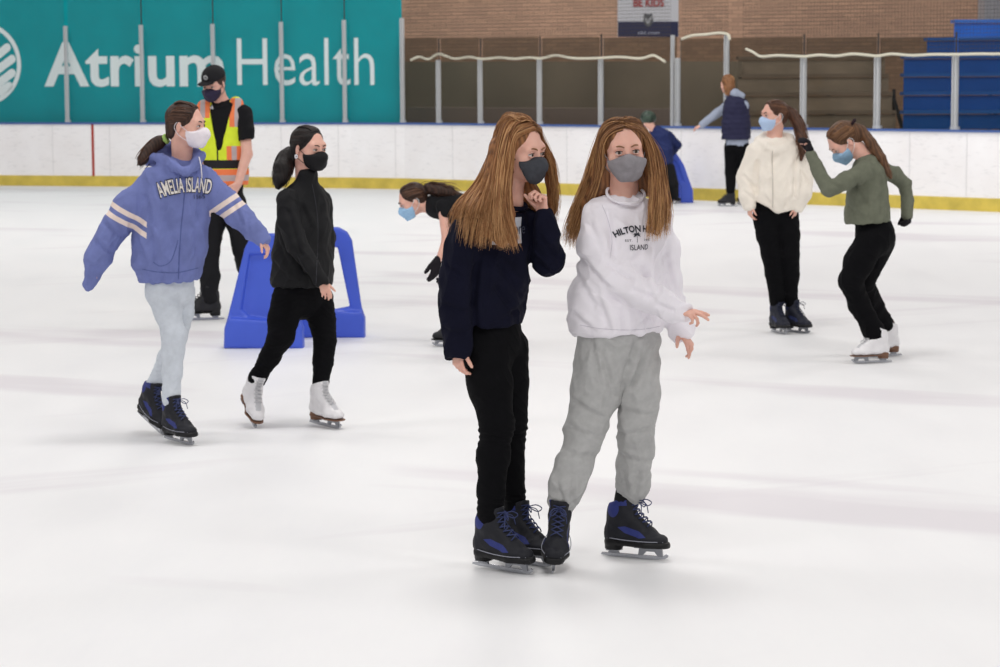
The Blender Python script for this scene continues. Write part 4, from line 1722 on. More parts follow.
B.cloth(Sdf().add(torus(B.P(625.5, 193.5, -.008), V(.08, -.55, 1), .069, .0060)), 'collar', white, parent=sw)
grey = mat('grey_marl', (172, 172, 171), .9, .07, 40, .35, 600)
S = Sdf()
B.torso(S, [(619, 318, 0, 37, 30), (619, 340, 0, 40, 31), (617, 362, 0, 38, 27)], 12)
B.leg_tube(S, 0, [(602, 362, 0, 28), (595, 391, 0, 24.5), (585, 430, 0, 19), (573, 465, 0, 17.5), (567, 486, 0, 17), (565, 496, 0, 12.5)], .03)
B.leg_tube(S, 1, [(637, 362, 0, 24), (639, 391, 0, 21.5), (637, 430, 0, 19), (634, 465, 0, 18), (633, 484, 0, 16.5), (632, 495, 0, 12.5)], .012)
B.cloth(S, 'sweatpants', grey, [B.crease([(590, 338, 598, 378, .007, 3), (634, 340, 618, 392, .010, 3), (646, 345, 630, 385, .007, 3), (600, 350, 612, 390, .007, 3), (575, 400, 598, 412, .007, 3), (573, 424, 596, 432, .008, 3), (570, 448, 590, 452, .006, 3), (556, 478, 562, 496, .006, 2.5), (572, 475, 572, 496, .006, 2.5), (622, 408, 650, 414, .006, 3), (622, 432, 650, 428, .008, 3), (622, 455, 648, 462, .006, 3), (624, 474, 627, 494, .006, 2.5), (640, 474, 637, 494, .006, 2.5)]), wrinkle(33, 18, .0065, V(.3, 0, 1), .4), wrinkle(34, 28, .0045, V(0, 0, 1), .6)])
sock = mat('black_sock', (18, 18, 20), .9)
for q in LB:
    B.cloth(Sdf().add(cap(q['top'] * .7 + q['ankle'] * .3, q['top'] + nrm(q['knee'] - q['top']) * .07, .034, .036)), 'sock', sock)
B.mask(mat('grey_cloth', (138, 134, 138), .9, .08, 60, .4, 700))
H = B.H
P = B.P
cutB = lambda S_: S_.sub(H.ell((0, .115, .0), (.063, .092, .105)), .012).sub(half(H(0, .0, -.07), F_dn), .01)
B.hair(HAIR_FAIR, masses=[[(607, 145, .03, 9), (600, 180, .05, 11), (588, 205, .06, 9), (578, 230, .05, 5)],
                          [(645, 145, .03, 8), (655, 180, -.01, 8), (659, 205, -.07, 8), (658, 226, -.11, 5)],
                          [(605, 170, .06, 14), (640, 170, .06, 14)], [(607, 185, .06, 12), (645, 185, .06, 12)]],
       guides=[[H.sph(-3, 44, 1.0), H.sph(-38, 34, 1.0), H.sph(-66, 6, 1.02), P(603, 160, -.02), P(600, 178, .0), P(592, 202, .03), P(584, 225, .03), P(581, 246, .02)],
               [H.sph(-25, 74, 1.02), H.sph(-85, 42, 1.03), P(598, 150, .02), P(593, 180, .04), P(583, 205, .05), P(576, 228, .04), P(572, 247, .03)],
               [H.sph(-100, 78, 1.02), H.sph(-115, 42, 1.03), P(595, 148, .04), P(586, 178, .05), P(575, 205, .05), P(568, 225, .04), P(563, 243, .03)], None,
               [H.sph(3, 44, 1.0), H.sph(38, 34, 1.0), H.sph(66, 6, 1.02), P(650, 160, -.03), P(651, 178, -.07), P(650, 202, -.14), P(649, 222, -.16), P(648, 238, -.17)],
               [H.sph(25, 74, 1.02), H.sph(85, 42, 1.03), P(654, 150, .0), P(659, 180, -.04), P(660, 204, -.12), P(659, 222, -.145), P(657, 239, -.15)],
               [H.sph(100, 78, 1.02), H.sph(115, 42, 1.03), P(657, 150, .03), P(664, 178, .0), P(668, 202, -.08), P(670, 215, -.10), P(669, 234, -.12)], None,
               [H.sph(0, 64, 1.02), H.sph(-60, 60, 1.06), H.sph(-85, 30, 1.03), P(596, 165, .04), P(588, 190, .05), P(582, 215, .05), P(578, 236, .04)],
               [H.sph(0, 80, 1.02), H.sph(-120, 55, 1.06), H.sph(-125, 20, 1.06), P(596, 168, .06), P(586, 195, .06), P(577, 215, .05), P(570, 236, .04)], None,
               [H.sph(0, 64, 1.02), H.sph(60, 60, 1.06), H.sph(85, 30, 1.03), P(656, 165, .01), P(660, 190, -.05), P(664, 205, -.10), P(663, 230, -.13)],
               [H.sph(0, 80, 1.02), H.sph(120, 55, 1.06), H.sph(125, 20, 1.06), P(656, 168, .04), P(662, 192, .0), P(667, 205, -.06), P(668, 228, -.11)]],
       n=2000, jit=.009, wd=.0022, wave=.007, seed=22, cut=cutB, M=20)
dk = mat('black_print', (40, 42, 52), .8)
B.print_on(sw, 'HILTON HEAD', 638, 228.5, 50, 6.5, dk, 10, off=.03, arc=.95)
B.seam(sw, [(580, 325), (600, 328.5), (625, 330), (645, 329), (661, 326)], .0012, mat('hem_stitch', (196, 190, 200), .9), n=40)
B.seam(sw, [(602, 205), (608, 220), (612, 240), (610, 258)], .0011, mat('hem_stitch2', (200, 195, 204), .9), n=30)
B.print_on(sw, 'ISLAND', 639.5, 247.3, 19.5, 5.4, dk, 10, off=.006)
B.print_on(sw, 'EST.', 628.5, 240.5, 7, 2.2, dk, 10)
B.print_on(sw, '1663', 647.5, 239.5, 7, 2.2, dk, 10)
pal = [[(-.05, -1), (.05, -1), (.06, -.2), (.02, .3), (-.04, .3), (.0, -.2)]]
for a in (100, 60, 25, -15, 140, 165, 200):
    a = math.radians(a)
    c_, s_ = math.cos(a), math.sin(a)
    pal.append([(0, .25), (.35 * c_ - .12 * s_, .25 + .35 * s_ + .12 * c_), (.7 * c_, .12 + .7 * s_), (.35 * c_ + .1 * s_, .25 + .35 * s_ - .1 * c_)])
B.print_on(sw, '', 637, 237, 8, 10.5, dk, 10, mesh=poly_mesh(pal), name='palm_print', lift=.004)
for a in (bt1, bt2): put_skate(B, 'navy', *a)
# ================================================================= girl in the blue striped hoodie
C = Fig(172, 438)
bt1 = (179, 443, -50, 2, 3)
bt2 = (150, 432.5, -50, 22, 0)
P = C.P
C.head(186, 124.5, 0, 74, 6, 0, 1.0, neck=(183, 160, .03))
C.torso(C.S, [(183, 167, .03, 12, 9), (180, 177, .02, 24, 12), (172, 225, 0, 21, 14), (169, 270, 0, 22, 16), (170, 290, 0, 24, 17)], 15)
C.limb([(150, 184, 0, .038), (112, 232, -.05, .032), (95, 270, -.09, .020)])
C.limb([(206, 179, .03, .038), (236, 214, -.01, .032), (263, 240, -.11, .020)])
hand_sdf(C.S, P(94.5, 266, -.09), V(-.3, -.1, -1), V(.7, .4, 0), 1, .55, (10, 10, 10, 10), 1, 0)
hand_sdf(C.S, P(262, 239, -.11), V(.55, -.25, -.9), V(-.7, .2, -.5), -1, .70, (22, 28, 34, 40), 1.2, 0)
legs(C, None, [((160, 290, -.03), (174, 335, -.10), bt1), ((182, 290, .05), (177, 336, .06), bt2)])
C.finish('girl in blue hoodie with cream sleeve stripes and pale leggings, head turned right', brow=BROW_D)
hood = mat('washed_blue_fleece', (110, 120, 174), .9, .10, 14, .3, 400, masks=(('stripe', (232, 214, 204)),))
S = Sdf()
C.torso(S, [(183, 170, .02, 20, 13), (180, 181, .01, 33, 20), (174, 208, 0, 35, 25), (170, 240, 0, 36, 29), (168, 260, 0, 37, 30), (170, 272, 0, 30, 25), (170, 290, 0, 26, 22)], 15)
S.sub(half(P(170, 281, 0), V(.02, 0, -1)), .01)
C.tube(S, [(151, 184, -.01, 14.5), (129, 208, -.03, 15), (111, 233, -.05, 13.5), (98, 258, -.08, 12), (92, 274, -.095, 8.5)], .03)
C.tube(S, [(92, 274, -.095, 8), (88, 284, -.10, 6.5)], .01)
C.tube(S, [(205, 180, .03, 14.5), (222, 200, .01, 14), (238, 215, -.02, 12.5), (255, 232, -.08, 10.5)], .03)
C.tube(S, [(255, 232, -.08, 10), (266, 243, -.115, 8)], .01)
S.sub(half(P(267, 243.5, -.12), V(.75, -.2, -.65)), .006)
sw = lambda L, r: [S.add(cap(P(*a), P(*b), r * C.m), .02) for a, b in zip(L[:-1], L[1:])]
sw([(150, 156, .06), (160, 149, .10), (176, 146, .12), (192, 150, .08), (199, 156, .02)], 6.5)
sw([(152, 157, .04), (160, 158, -.02), (172, 164, -.09), (184, 172, -.12)], 5)
sw([(199, 156, .02), (196, 163, -.06), (187, 172, -.115)], 5)
sw([(150, 158, .08), (162, 160, .12), (182, 158, .13)], 8)
def stripes(Q):
    out = np.full(len(Q), -1.0)
    for p0, u, cond in ((P(131.5, 213, 0), nrm(V(-.49, 0, -.87)), Q[:, 0] < P(150, 200, 0)[0]), (P(225, 203.5, 0), nrm(V(.55, 0, -.83)), Q[:, 0] > P(209, 200, 0)[0])):
        t = (Q - p0) @ u
        v_ = np.maximum(.0125 - np.abs(t), .0125 - np.abs(t - .047))
        out = np.maximum(out, np.where(cond, v_, -1))
    return out
sw_ = C.cloth(S, 'hoodie', hood, [C.crease([(148, 196, 158, 224, .009, 2.5), (203, 190, 200, 220, .009, 2.5), (140, 240, 152, 262, .008, 2.5), (154, 225, 160, 256, .007, 2.5), (196, 226, 200, 254, .007, 2.5), (108, 222, 126, 236, .008, 2.2), (100, 240, 114, 250, .007, 2.2), (92, 262, 104, 266, .006, 2), (236, 204, 244, 222, .008, 2.2), (250, 220, 252, 236, .006, 2), (168, 210, 178, 240, .005, 3), (186, 240, 184, 266, .006, 3), (150, 268, 152, 280, .005, 2), (166, 270, 166, 280, .005, 2), (188, 270, 186, 280, .005, 2)]), wrinkle(41, 18, .007, V(.3, 0, 1), .4), wrinkle(42, 38, .003, V(.5, 0, 1), .4)], attrs={'stripe': stripes})
b = MB()
b.tube([P(199, 157, -.07), P(201, 165, -.125), P(202, 178, -.155)], .0028, 5)
b.build('drawstring', mat('cream_cord', (214, 210, 214), .8), sw_, True, C.o)
S = Sdf()
C.torso(S, [(170, 276, 0, 24, 19), (170, 292, 0, 24, 19)], 15)
C.leg_tube(S, 0, [(162, 292, 0, 16), (168, 312, 0, 13), (174, 335, 0, 11.5), (173, 352, .01, 10.5), (172, 372, .01, 9), (171, 392, 0, 7.3), (171, 400, 0, 7)], .03)
C.leg_tube(S, 1, [(181, 292, 0, 14.5), (182, 312, 0, 12), (177, 337, 0, 10.5), (166, 358, .01, 9), (158, 380, 0, 6.8), (155, 388, 0, 6.5)], .012)
C.cloth(S, 'leggings', mat('pale_blue_knit', (202, 208, 216), .9, .05, 40, .3, 600), [wrinkle(43, 34, .0018, V(0, 0, 1), 1.4)])
C.mask(mat('white_mask', (234, 226, 232), .8, .03, 60, .2, 600))
C.pony(HAIR_BRN, (166, 139, .05), [(166, 139, .06, 3), (158, 143, .07, 6), (149, 151, .05, 6), (143, 159, .02, 4.5), (140, 164, .0, 2)], mat('lime_scrunchie', (166, 200, 110), .8), side=-1, n=300, seed=44, tjit=.010, tie_r=.017)
C.print_on(sw_, 'AMELIA ISLAND', 184.5, 185, 54, 16.5, mat('dark_outline', (44, 46, 66), .8), 15, off=.055, arc=.62, roll=3, lift=.004)
C.print_on(sw_, 'AMELIA ISLAND', 184.5, 185, 52.5, 14.5, mat('cream_print', (226, 220, 214), .8), 15, off=.018, arc=.62, roll=3, lift=.007)
zm = mat('hoodie_seam', (84, 96, 148), .8)
C.seam(sw_, [(186.5, 176), (184, 200), (181, 230), (179, 262), (178.5, 279)], .0028, zm, 'zipper', 40)
C.seam(sw_, [(153, 262), (160, 266), (170, 262), (176, 248), (178, 240)], .0022, zm, n=30)
C.seam(sw_, [(142, 269), (158, 272), (178, 272.5), (198, 268)], .0022, zm, n=40)
C.print_on(sw_, '1565', 199, 196.5, 11, 4, mat('dark_outline2', (60, 62, 84), .8), 15)
for a in (bt1, bt2): put_skate(C, 'navy', *a)

# ================================================================= girl all in black, white skates
D = Fig(300, 424)
bt1 = (248, 425, -68, 30, -9)
bt2 = (326, 427, -50, 2, 2)
P = D.P
D.head(308.5, 147.5, 0, 50, 8, 0, 1.0, neck=(306, 184, .02))
D.torso(D.S, [(306, 190, .02, 12, 9), (305, 200, .01, 20, 12), (303, 240, 0, 19, 13), (302, 280, 0, 20, 14), (302, 298, 0, 22, 16)], 40)
D.limb([(287, 198, -.09, .036), (296, 243, -.16, .030), (322, 281, -.20, .020)])
D.limb([(322, 199, .10, .034), (327, 238, .12, .030), (326, 268, .05, .020)])
hand_sdf(D.S, P(321, 280, -.2), V(.40, -.3, -.86), V(-.3, .8, -.3), 1, .76, (20, 24, 28, 32), 1.2, .02)
hand_sdf(D.S, P(326, 266, .05), V(.0, -.3, -.9), V(-.6, .5, 0), -1, .75, (30, 34, 38, 42), 1.2, .0)
legs(D, None, [((288, 294, -.06), (281, 335, -.14), bt1), ((318, 294, .06), (324, 341, -.02), bt2)])
D.finish('girl dressed all in black with black mask and ponytail, wearing white skates', brow=BROW_D)
blk = mat('black_softshell', (14, 14, 17), .75, .12, 14, .25, 400, spec=.3)
S = Sdf()
D.torso(S, [(306, 192, .01, 18, 13), (305, 201, .01, 27, 18), (303, 228, 0, 29, 22), (302, 258, 0, 31, 25), (302, 278, 0, 32, 26), (302, 294, 0, 31, 25)], 40)
S.sub(half(P(302, 286, 0), V(0, 0, -1)), .008)
D.tube(S, [(308, 177, -.01, 10.5), (307, 190, .0, 14)], .02)
D.tube(S, [(287, 200, -.09, 11.5), (289, 222, -.13, 11), (297, 245, -.165, 10), (312, 268, -.19, 8.8), (322, 283, -.205, 7.5)], .012)
S.sub(half(P(324, 286, -.2), V(.35, -.25, -.9)), .004)
D.tube(S, [(321, 201, .09, 11), (326, 236, .12, 9), (326, 268, .06, 7.5)], .02)
D.jk = D.cloth(S, 'jacket', blk, [D.crease([(292, 210, 304, 250, .008, 2.2), (300, 256, 316, 282, .008, 2), (322, 205, 320, 250, .007, 2.2), (280, 240, 290, 262, .007, 2.2), (304, 205, 312, 225, .006, 2.2), (276, 262, 292, 278, .006, 2.2)]), wrinkle(51, 22, .005, V(.3, 0, 1), .4), wrinkle(52, 45, .002, V(.5, 0, 1), .4)])
S = Sdf()
D.torso(S, [(302, 280, 0, 28, 22), (302, 298, 0, 27, 22)], 40)
D.leg_tube(S, 0, [(288, 300, 0, 17), (283, 320, 0, 14.5), (281, 336, 0, 12.5), (270, 357, .01, 9.5), (258, 378, 0, 7), (256, 386, 0, 7)], .03)
D.leg_tube(S, 1, [(317, 300, 0, 17), (322, 320, 0, 14), (325, 341, 0, 11.5), (323, 362, .01, 10.5), (321, 382, 0, 7.8), (321, 390, 0, 7.5)], .012)
D.cloth(S, 'leggings', leg, [wrinkle(53, 34, .0018, V(0, 0, 1), 1.4)])
D.seam(D.jk, [(312, 184), (316, 205), (318, 230), (317, 260), (316, 285)], .0018, mat('jacket_zip', (52, 52, 58), .5), 'zipper', 30)
D.mask(mat('black_cloth_mask', (20, 19, 22), .8, .05, 60, .3, 600))
D.pony(HAIR_BLK, (292, 150, .06), [(292, 150, .06, 3.5), (287, 157, .04, 8), (283, 168, .0, 9), (280, 179, -.02, 7), (278, 187, -.03, 3)], None, side=-1, n=300, seed=54, tjit=.012)
b = MB()
c_ = D.H(-.080, -.004, -.045)
b.tube([c_ + V(.006 * math.cos(a), 0, .008 * math.sin(a)) for a in np.linspace(0, 6.283, 9)[:-1]], .0045, 6, True)
b.build('earring', mat('pearl', (236, 234, 238), .3), D.body, True, D.o)
for a in (bt1, bt2): put_skate(D, 'white', *a)

# ================================================================= rink guard in the vest
E = Fig(212, 318)
bt1 = (203, 320, -166, 0, 0, 0, 1.12)
bt2 = (250, 316, -125, 0, 0, 0, 1.08)
P = E.P
E.head(214, 83.5, -.06, -24, 20, 0, 1.04, neck=(221, 102, .02))
E.torso(E.S, [(221, 106, .02, 12, 8), (222, 114, .02, 22, 10), (223, 145, 0, 17, 11), (223, 185, 0, 17, 12), (223, 196, 0, 18, 13)], -12)
E.limb([(203, 113, .02, .046), (196, 150, .02, .040), (203, 180, -.15, .028)])
E.limb([(243, 114, -.02, .046), (247, 154, -.12, .041), (238, 184, -.24, .029)])
hand_sdf(E.S, P(203, 180, -.15), V(.5, -.3, -.6), V(.5, .6, 0), 1, .95, (20, 24, 28, 32), 1.2, 0)
hand_sdf(E.S, P(238, 184, -.24), V(-.45, -.3, -.8), V(-.5, .6, 0), -1, .95, (20, 24, 28, 32), 1.2, 0)
legs(E, None, [((213, 196, 0), (210, 248, -.06), bt1), ((233, 196, .0), (243, 246, -.05), bt2)])
E.finish('person in black cap, dark mask and yellow and orange high-visibility vest', brow=BROW_D)
tee = mat('black_tee', (13, 13, 17), .9, .1, 12, .2, 400)
S = Sdf()
E.torso(S, [(221, 108, .02, 14, 10), (222, 115, .02, 26, 13), (223, 145, 0, 21, 14), (223, 175, 0, 21, 14.5), (223, 196, 0, 21, 14.5)], -12)
S.sub(half(P(223, 192, 0), V(0, 0, -1)), .005)
E.tube(S, [(203, 114, .02, 9.5), (198, 138, .02, 8.5)], .02)
S.sub(half(P(198, 139, .02), V(-.2, 0, -1)) if False else ell(P(197, 146, .02), (.06, .08, .045)), .004)
E.tube(S, [(243, 114, -.02, 9.5), (246, 132, -.07, 8.6), (246.5, 140, -.09, 8.4)], .012)
S.sub(ell(P(249, 146, -.10), (.095, .09, .060)), .004)
S.add(torus(P(220.5, 104, .0), V(-.1, -.35, 1), .072, .008), .006)
te = E.cloth(S, 't_shirt', tee, [wrinkle(61, 22, .004, V(.3, 0, 1), .4)])
vest = mat('hi_vis_vest', (216, 232, 52), .7, .05, 20, .2, 300, masks=(('black', (28, 26, 30)), ('orange', (240, 128, 78)), ('silver', (186, 172, 172))))
S = Sdf()
E.torso(S, [(222, 111, .02, 20, 13.5), (222.5, 118, .02, 26.5, 15.5), (223, 145, 0, 25, 16.5), (223, 172, 0, 25.5, 17), (223, 190, 0, 26, 17)], -12)
S.sub(half(P(223, 184.5, 0), V(0, 0, -1)), .005)
S.add(cap(P(204, 106, .0), P(201, 116, -.01), .050, .055), .02)
S.add(cap(P(236, 103, .0), P(241, 116, -.01), .050, .050), .02)
S.sub(prism(P(217, 120, -.2), V(1, 0, 0), V(0, 0, 1), [((x - 217) * E.m, (120 - y) * E.m) for x, y in ((207, 90), (233, 90), (229, 112), (219, 150), (215.5, 150), (208, 112))], .17, .004), .004)
S.sub(etube(P(221, 90, .02), P(221, 111, .02), (.095, .085), (.075, .07), V(1, 0, 0)), .006)
S.sub(ell(P(253, 128, .02), (.055, .14, .10)), .004)
S.sub(ell(P(192, 128, .02), (.055, .14, .10)), .004)
def band(y0, y1, x0=-1e3, x1=2e3):
    def f(Q):
        z0, z1 = P(223, y1, -.1)[2], P(223, y0, -.1)[2]
        a0, a1 = P(x0, 150, -.1)[0], P(x1, 150, -.1)[0]
        return np.minimum(np.minimum(Q[:, 2] - z0, z1 - Q[:, 2]), np.minimum(Q[:, 0] - a0, a1 - Q[:, 0]))
    return f
mx_ = lambda *fs: (lambda Q: np.max([f(Q) for f in fs], 0))
E.cloth(S, 'safety_vest', vest, [wrinkle(62, 20, .004, V(.3, 0, 1), .4)], attrs={
    'black': mx_(band(160, 168.5), band(95, 165, 217.0, 218.6)),
    'orange': mx_(band(169, 186), band(98, 127, 230, 246), band(146, 160, 227, 242), band(90, 118, 195, 210)),
    'silver': mx_(band(175, 181), band(98, 127, 235, 241), band(146, 160, 232, 237), band(90, 118, 200, 205))})
blkp = mat('black_trousers', (15, 15, 19), .85, .15, 12, .2, 300)
S = Sdf()
E.torso(S, [(223, 186, 0, 20, 14), (223, 200, 0, 21, 15)], -12)
E.leg_tube(S, 0, [(213, 203, 0, 13), (212, 225, 0, 12), (210, 250, 0, 10), (210, 275, .01, 9.5), (209.5, 297, 0, 8.8)], .03)
E.leg_tube(S, 1, [(233, 203, 0, 13), (238, 225, 0, 11.5), (243, 250, 0, 10), (248, 275, .01, 9.5), (253, 296, 0, 8.8)], .012)
E.cloth(S, 'trousers', blkp, [wrinkle(63, 20, .006, V(.3, 0, 1), .5)])
E.mask(mat('plum_mask', (46, 40, 64), .8, .05, 60, .3, 600))
E.hair(HAIR_BRN, n=0)
H = E.H
S = Sdf()
S.add(H.ell((0, -.012, .048), (.083, .102, .082)), .01)
S.sub(half(H(0, 0, .040), -H.U - H.F * .05), .004)
S.add(ell(H(0, .10, .040), [.066 * H.s, .066 * H.s, .006 * H.s], np.array([H.R, H.F, H.U])), .008)
S.add(ell(H(0, -.012, .132), [.008] * 3), .003)
cp_ = E.cloth(S, 'baseball_cap', mat('black_cap', (22, 22, 26), .8, .05, 30, .2, 400))
b = MB()
for rr, zz in ((.016, 0), (.009, 0)):
    L = [H(rr * math.cos(a), .094 - .000 + .0, .078 + rr * math.sin(a)) for a in np.linspace(0, 6.283, 13)[:-1]]
    L = [p + H.F * .0 for p in L]
    b.tube(L, .0028, 5, True)
b.build('cap_emblem', mat('grey_thread', (176, 178, 180), .7), cp_, True, E.o)
tri = [[(-.9, -.5), (-.45, -.5), (-.6, -.1), (-.8, -.3)], [(-.3, -.5), (.2, -.5), (-.15, .35), (-.45, .1)], [(.35, -.5), (.9, -.5), (.2, .9), (-.05, .55)]]
E.print_on(te, '', 211.5, 107, 5.2, 4, mat('white_thread', (214, 214, 218), .8), -12, mesh=poly_mesh(tri), name='shirt_emblem', lift=.006)
E.print_on(te, 'ICE', 213.5, 115.5, 8, 4, mat('grey_print2', (120, 120, 126), .8), -12, lift=.006) if False else None
for a in (bt1, bt2): put_skate(E, 'black', *a)

HAIR_BRM = hair_mat('hair_chestnut', (50, 32, 24), (88, 58, 42), (136, 96, 70))
# ================================================================= girl in the cream hoodie
K = Fig(787, 333)
bt1 = (779, 333, -72, 0, 0, 0, .98)
bt2 = (797, 332.5, -55, 0, 0, 0, .98)
P = K.P
K.head(774, 115, 0, -66, 4, 0, .96, neck=(774, 138, .02))
K.torso(K.S, [(774, 143, .02, 9, 7), (774, 150, .02, 17, 9), (775, 180, 0, 15, 10), (777, 205, 0, 16, 11), (777, 214, 0, 17, 12)], -5)
K.limb([(755, 152, 0, .036), (745, 180, .02, .030), (749, 206, -.06, .020)])
K.limb([(794, 152, 0, .036), (806, 180, .02, .030), (797, 207, -.06, .020)])
hand_sdf(K.S, P(749, 205, -.06), V(.1, -.1, -1), V(.8, .3, 0), 1, .8, (20, 25, 30, 34), 1.2, 0)
hand_sdf(K.S, P(797, 206, -.06), V(-.25, -.1, -1), V(-.8, .3, 0), -1, .8, (20, 25, 30, 34), 1.2, 0)
legs(K, None, [((767, 216, 0), (771, 252, -.05), bt1), ((787, 216, .0), (790, 252, -.04), bt2)])
K.finish('girl in cream zip hoodie and black leggings, blue mask, looking left', brow=BROW_D)
cream = mat('cream_fleece', (238, 230, 218), .9, .04, 14, .3, 300)
S = Sdf()
K.torso(S, [(774, 145, .02, 14, 10), (774, 152, .01, 24, 14), (776, 178, 0, 28, 18), (777, 195, 0, 28, 20), (777, 207, 0, 24, 18), (776, 220, 0, 21, 16)], -5)
S.sub(half(P(776, 213, 0), V(-.62, 0, -1)), .01)
S.sub(half(P(778, 213, 0), V(.25, 0, -1)), .01)
K.tube(S, [(756, 152, 0, 10), (746, 178, .0, 9.5), (747, 195, -.04, 8.5), (749, 206, -.06, 6.5)], .02)
S.sub(half(P(749, 209.5, -.06), V(0, 0, -1)) if False else ell(P(749.5, 215, -.06), (.045, .05, .036)), .004)
K.tube(S, [(793, 152, 0, 10), (804, 176, .0, 10), (803, 193, -.04, 9), (797, 207, -.06, 7)], .02)
S.sub(ell(P(795.5, 216, -.06), (.045, .05, .036)), .004)
for L in ([(758, 140, .02), (766, 136, .07), (778, 135, .09), (790, 138, .05), (792, 144, .0)], [(759, 142, .0), (768, 147, -.07), (775, 151, -.09)], [(791, 143, .0), (783, 148, -.07), (776, 151, -.09)]):
    for a, b_ in zip(L[:-1], L[1:]): S.add(cap(P(*a), P(*b_), 4.2 * K.m), .02)
ch = K.cloth(S, 'hoodie', cream, [K.crease([(756, 162, 755, 192, .012, 2), (794, 160, 792, 195, .012, 2), (743, 176, 752, 186, .008, 1.8), (800, 172, 808, 184, .008, 1.8), (762, 195, 770, 206, .006, 1.8), (786, 180, 784, 205, .006, 1.8), (744, 192, 752, 198, .007, 1.6), (764, 168, 770, 190, .005, 2)]), wrinkle(71, 15, .0045, V(.3, 0, 1), .4), wrinkle(72, 30, .002, V(.5, 0, 1), .4)])
b = MB()
zz = [P(775.5, y, -.3) for y in np.linspace(152, 209, 14)]
me = ch.data
co = np.empty(len(me.vertices) * 3, np.float32)
me.vertices.foreach_get('co', co)
bv = BVHTree.FromPolygons([tuple(v) for v in co.reshape(-1, 3) + K.o], [tuple(p.vertices) for p in me.polygons])
L = []
for q in zz:
    h_ = bv.ray_cast(Vector(q), Vector((0, 1, 0)), .6)
    if h_[0] is not None: L.append(np.array(h_[0]) - V(0, .002, 0))
b.tube(L, .004, 5)
b.build('zipper', mat('zip_grey', (206, 198, 188), .5), ch, True, K.o)
S = Sdf()
K.torso(S, [(776, 200, 0, 20, 14), (776, 215, 0, 21, 15)], -5)
K.leg_tube(S, 0, [(766, 217, 0, 13.5), (769, 235, 0, 12.5), (772, 254, 0, 10.5), (775, 275, .01, 9.5), (777, 294, 0, 8), (777, 301, 0, 7.5)], .02)
K.leg_tube(S, 1, [(786, 217, 0, 13), (788, 235, 0, 12), (789, 254, 0, 10.5), (790, 275, .01, 9.5), (790, 294, 0, 7.5), (791, 301, 0, 7)], .012)
K.cloth(S, 'leggings', leg, [wrinkle(73, 30, .0025, V(0, 0, 1), 1.4)])
PALE = mat('surgical_blue', (182, 204, 234), .8, .03, 60)
K.mask(PALE, kind='pleat', loop=mat('white_loop', (226, 226, 228), .8))
K.pony(HAIR_BRM, (786, 108, .03), [(786, 108, .03, 3), (793, 114, .03, 5), (799, 125, .0, 5.5), (802, 138, -.04, 5), (803, 149, -.07, 3.5), (801, 160, -.09, 1.5)], None, side=1, n=240, seed=74, tjit=.018, wd=.0034, wave=.012)
for a in (bt1, bt2): put_skate(K, 'dark_blue', *a)

# ================================================================= girl in the olive sweater
W = Fig(878, 362)
bt1 = (871, 363, -163, 0, 0)
bt2 = (882, 356.5, -160, 0, 0)
P = W.P
W.head(843.5, 141, 0, -78, 48, 0, 1.06, neck=(866, 158, .0))
W.torso(W.S, [(869, 162, 0, 10, 8), (872, 170, 0, 17, 12), (868, 195, 0, 15, 12), (869, 216, 0, 15, 12), (874, 232, 0, 16, 14)], -75)
W.limb([(866, 170, -.13, .034), (829, 190, -.15, .028), (812, 155, -.06, .020)])
W.limb([(883, 170, .12, .032), (905, 184, .165, .026), (907, 214, .10, .020)])
hand_sdf(W.S, P(812, 155, -.06), V(-.3, .2, .9), V(-.7, -.2, -.3), -1, .8, (30, 34, 38, 42), 1.2, 0)
hand_sdf(W.S, P(907, 213, .10), V(.0, -.1, -1), V(-.6, -.6, 0), 1, .7, (40, 44, 48, 52), 1.2, 0)
legs(W, None, [((872, 236, -.06), (851, 281, -.10), bt1), ((881, 236, .06), (864, 283, .04), bt2)])
W.finish('girl in olive green sweater and black trousers bending her knees, white skates')
olive = mat('olive_knit', (104, 107, 92), .95, .08, 30, .35, 300)
S = Sdf()
W.torso(S, [(868, 164, 0, 16, 12), (869, 172, 0, 22, 16), (867, 195, 0, 23, 19.5), (867, 212, 0, 24, 21), (868, 232, 0, 25, 22.5)], -75)
S.sub(half(P(868, 222.5, 0), V(.08, 0, -1)), .006)
W.tube(S, [(865, 171, -.12, 10), (846, 181, -.15, 8.6), (829, 189.5, -.155, 7.8)], .025)
W.tube(S, [(829, 189.5, -.155, 7.6), (819, 172, -.10, 6.8), (811, 154, -.065, 5.8)], .01)
S.sub(half(P(811, 150, -.06), V(-.35, 0, 1)), .004)
W.tube(S, [(881, 170, .10, 9.5), (895, 175, .14, 8), (905, 184, .165, 7)], .025)
W.tube(S, [(905, 184, .165, 7), (907.5, 198, .14, 6.2), (907, 215, .11, 6.5)], .01)
W.cloth(S, 'sweater', olive, [W.crease([(852, 178, 862, 200, .007, 2), (822, 178, 834, 186, .006, 1.8), (862, 190, 866, 218, .006, 2.2), (880, 180, 878, 212, .006, 2.2), (846, 205, 856, 214, .005, 2)]), wrinkle(81, 22, .005, V(.3, 0, 1), .4), wrinkle(82, 45, .002, V(.5, 0, 1), .4)])
glv = mat('black_glove', (22, 18, 24), .85, .1, 30)
for a_ in ((P(811, 152, -.06), V(-.3, .2, .9), V(-.7, -.2, -.3), -1, .80, (30, 34, 38, 42)), (P(907, 213, .105), V(.0, -.1, -1), V(-.6, -.6, 0), 1, .70, (40, 44, 48, 52))):
    S = Sdf()
    hand_sdf(S, *a_, 1.2, 0)
    W.cloth(S, 'glove', glv, grow=.0055)
S = Sdf()
W.torso(S, [(871, 221, 0, 17, 15.5), (875, 233, 0, 19, 18), (876, 240, 0, 19, 17)], -75)
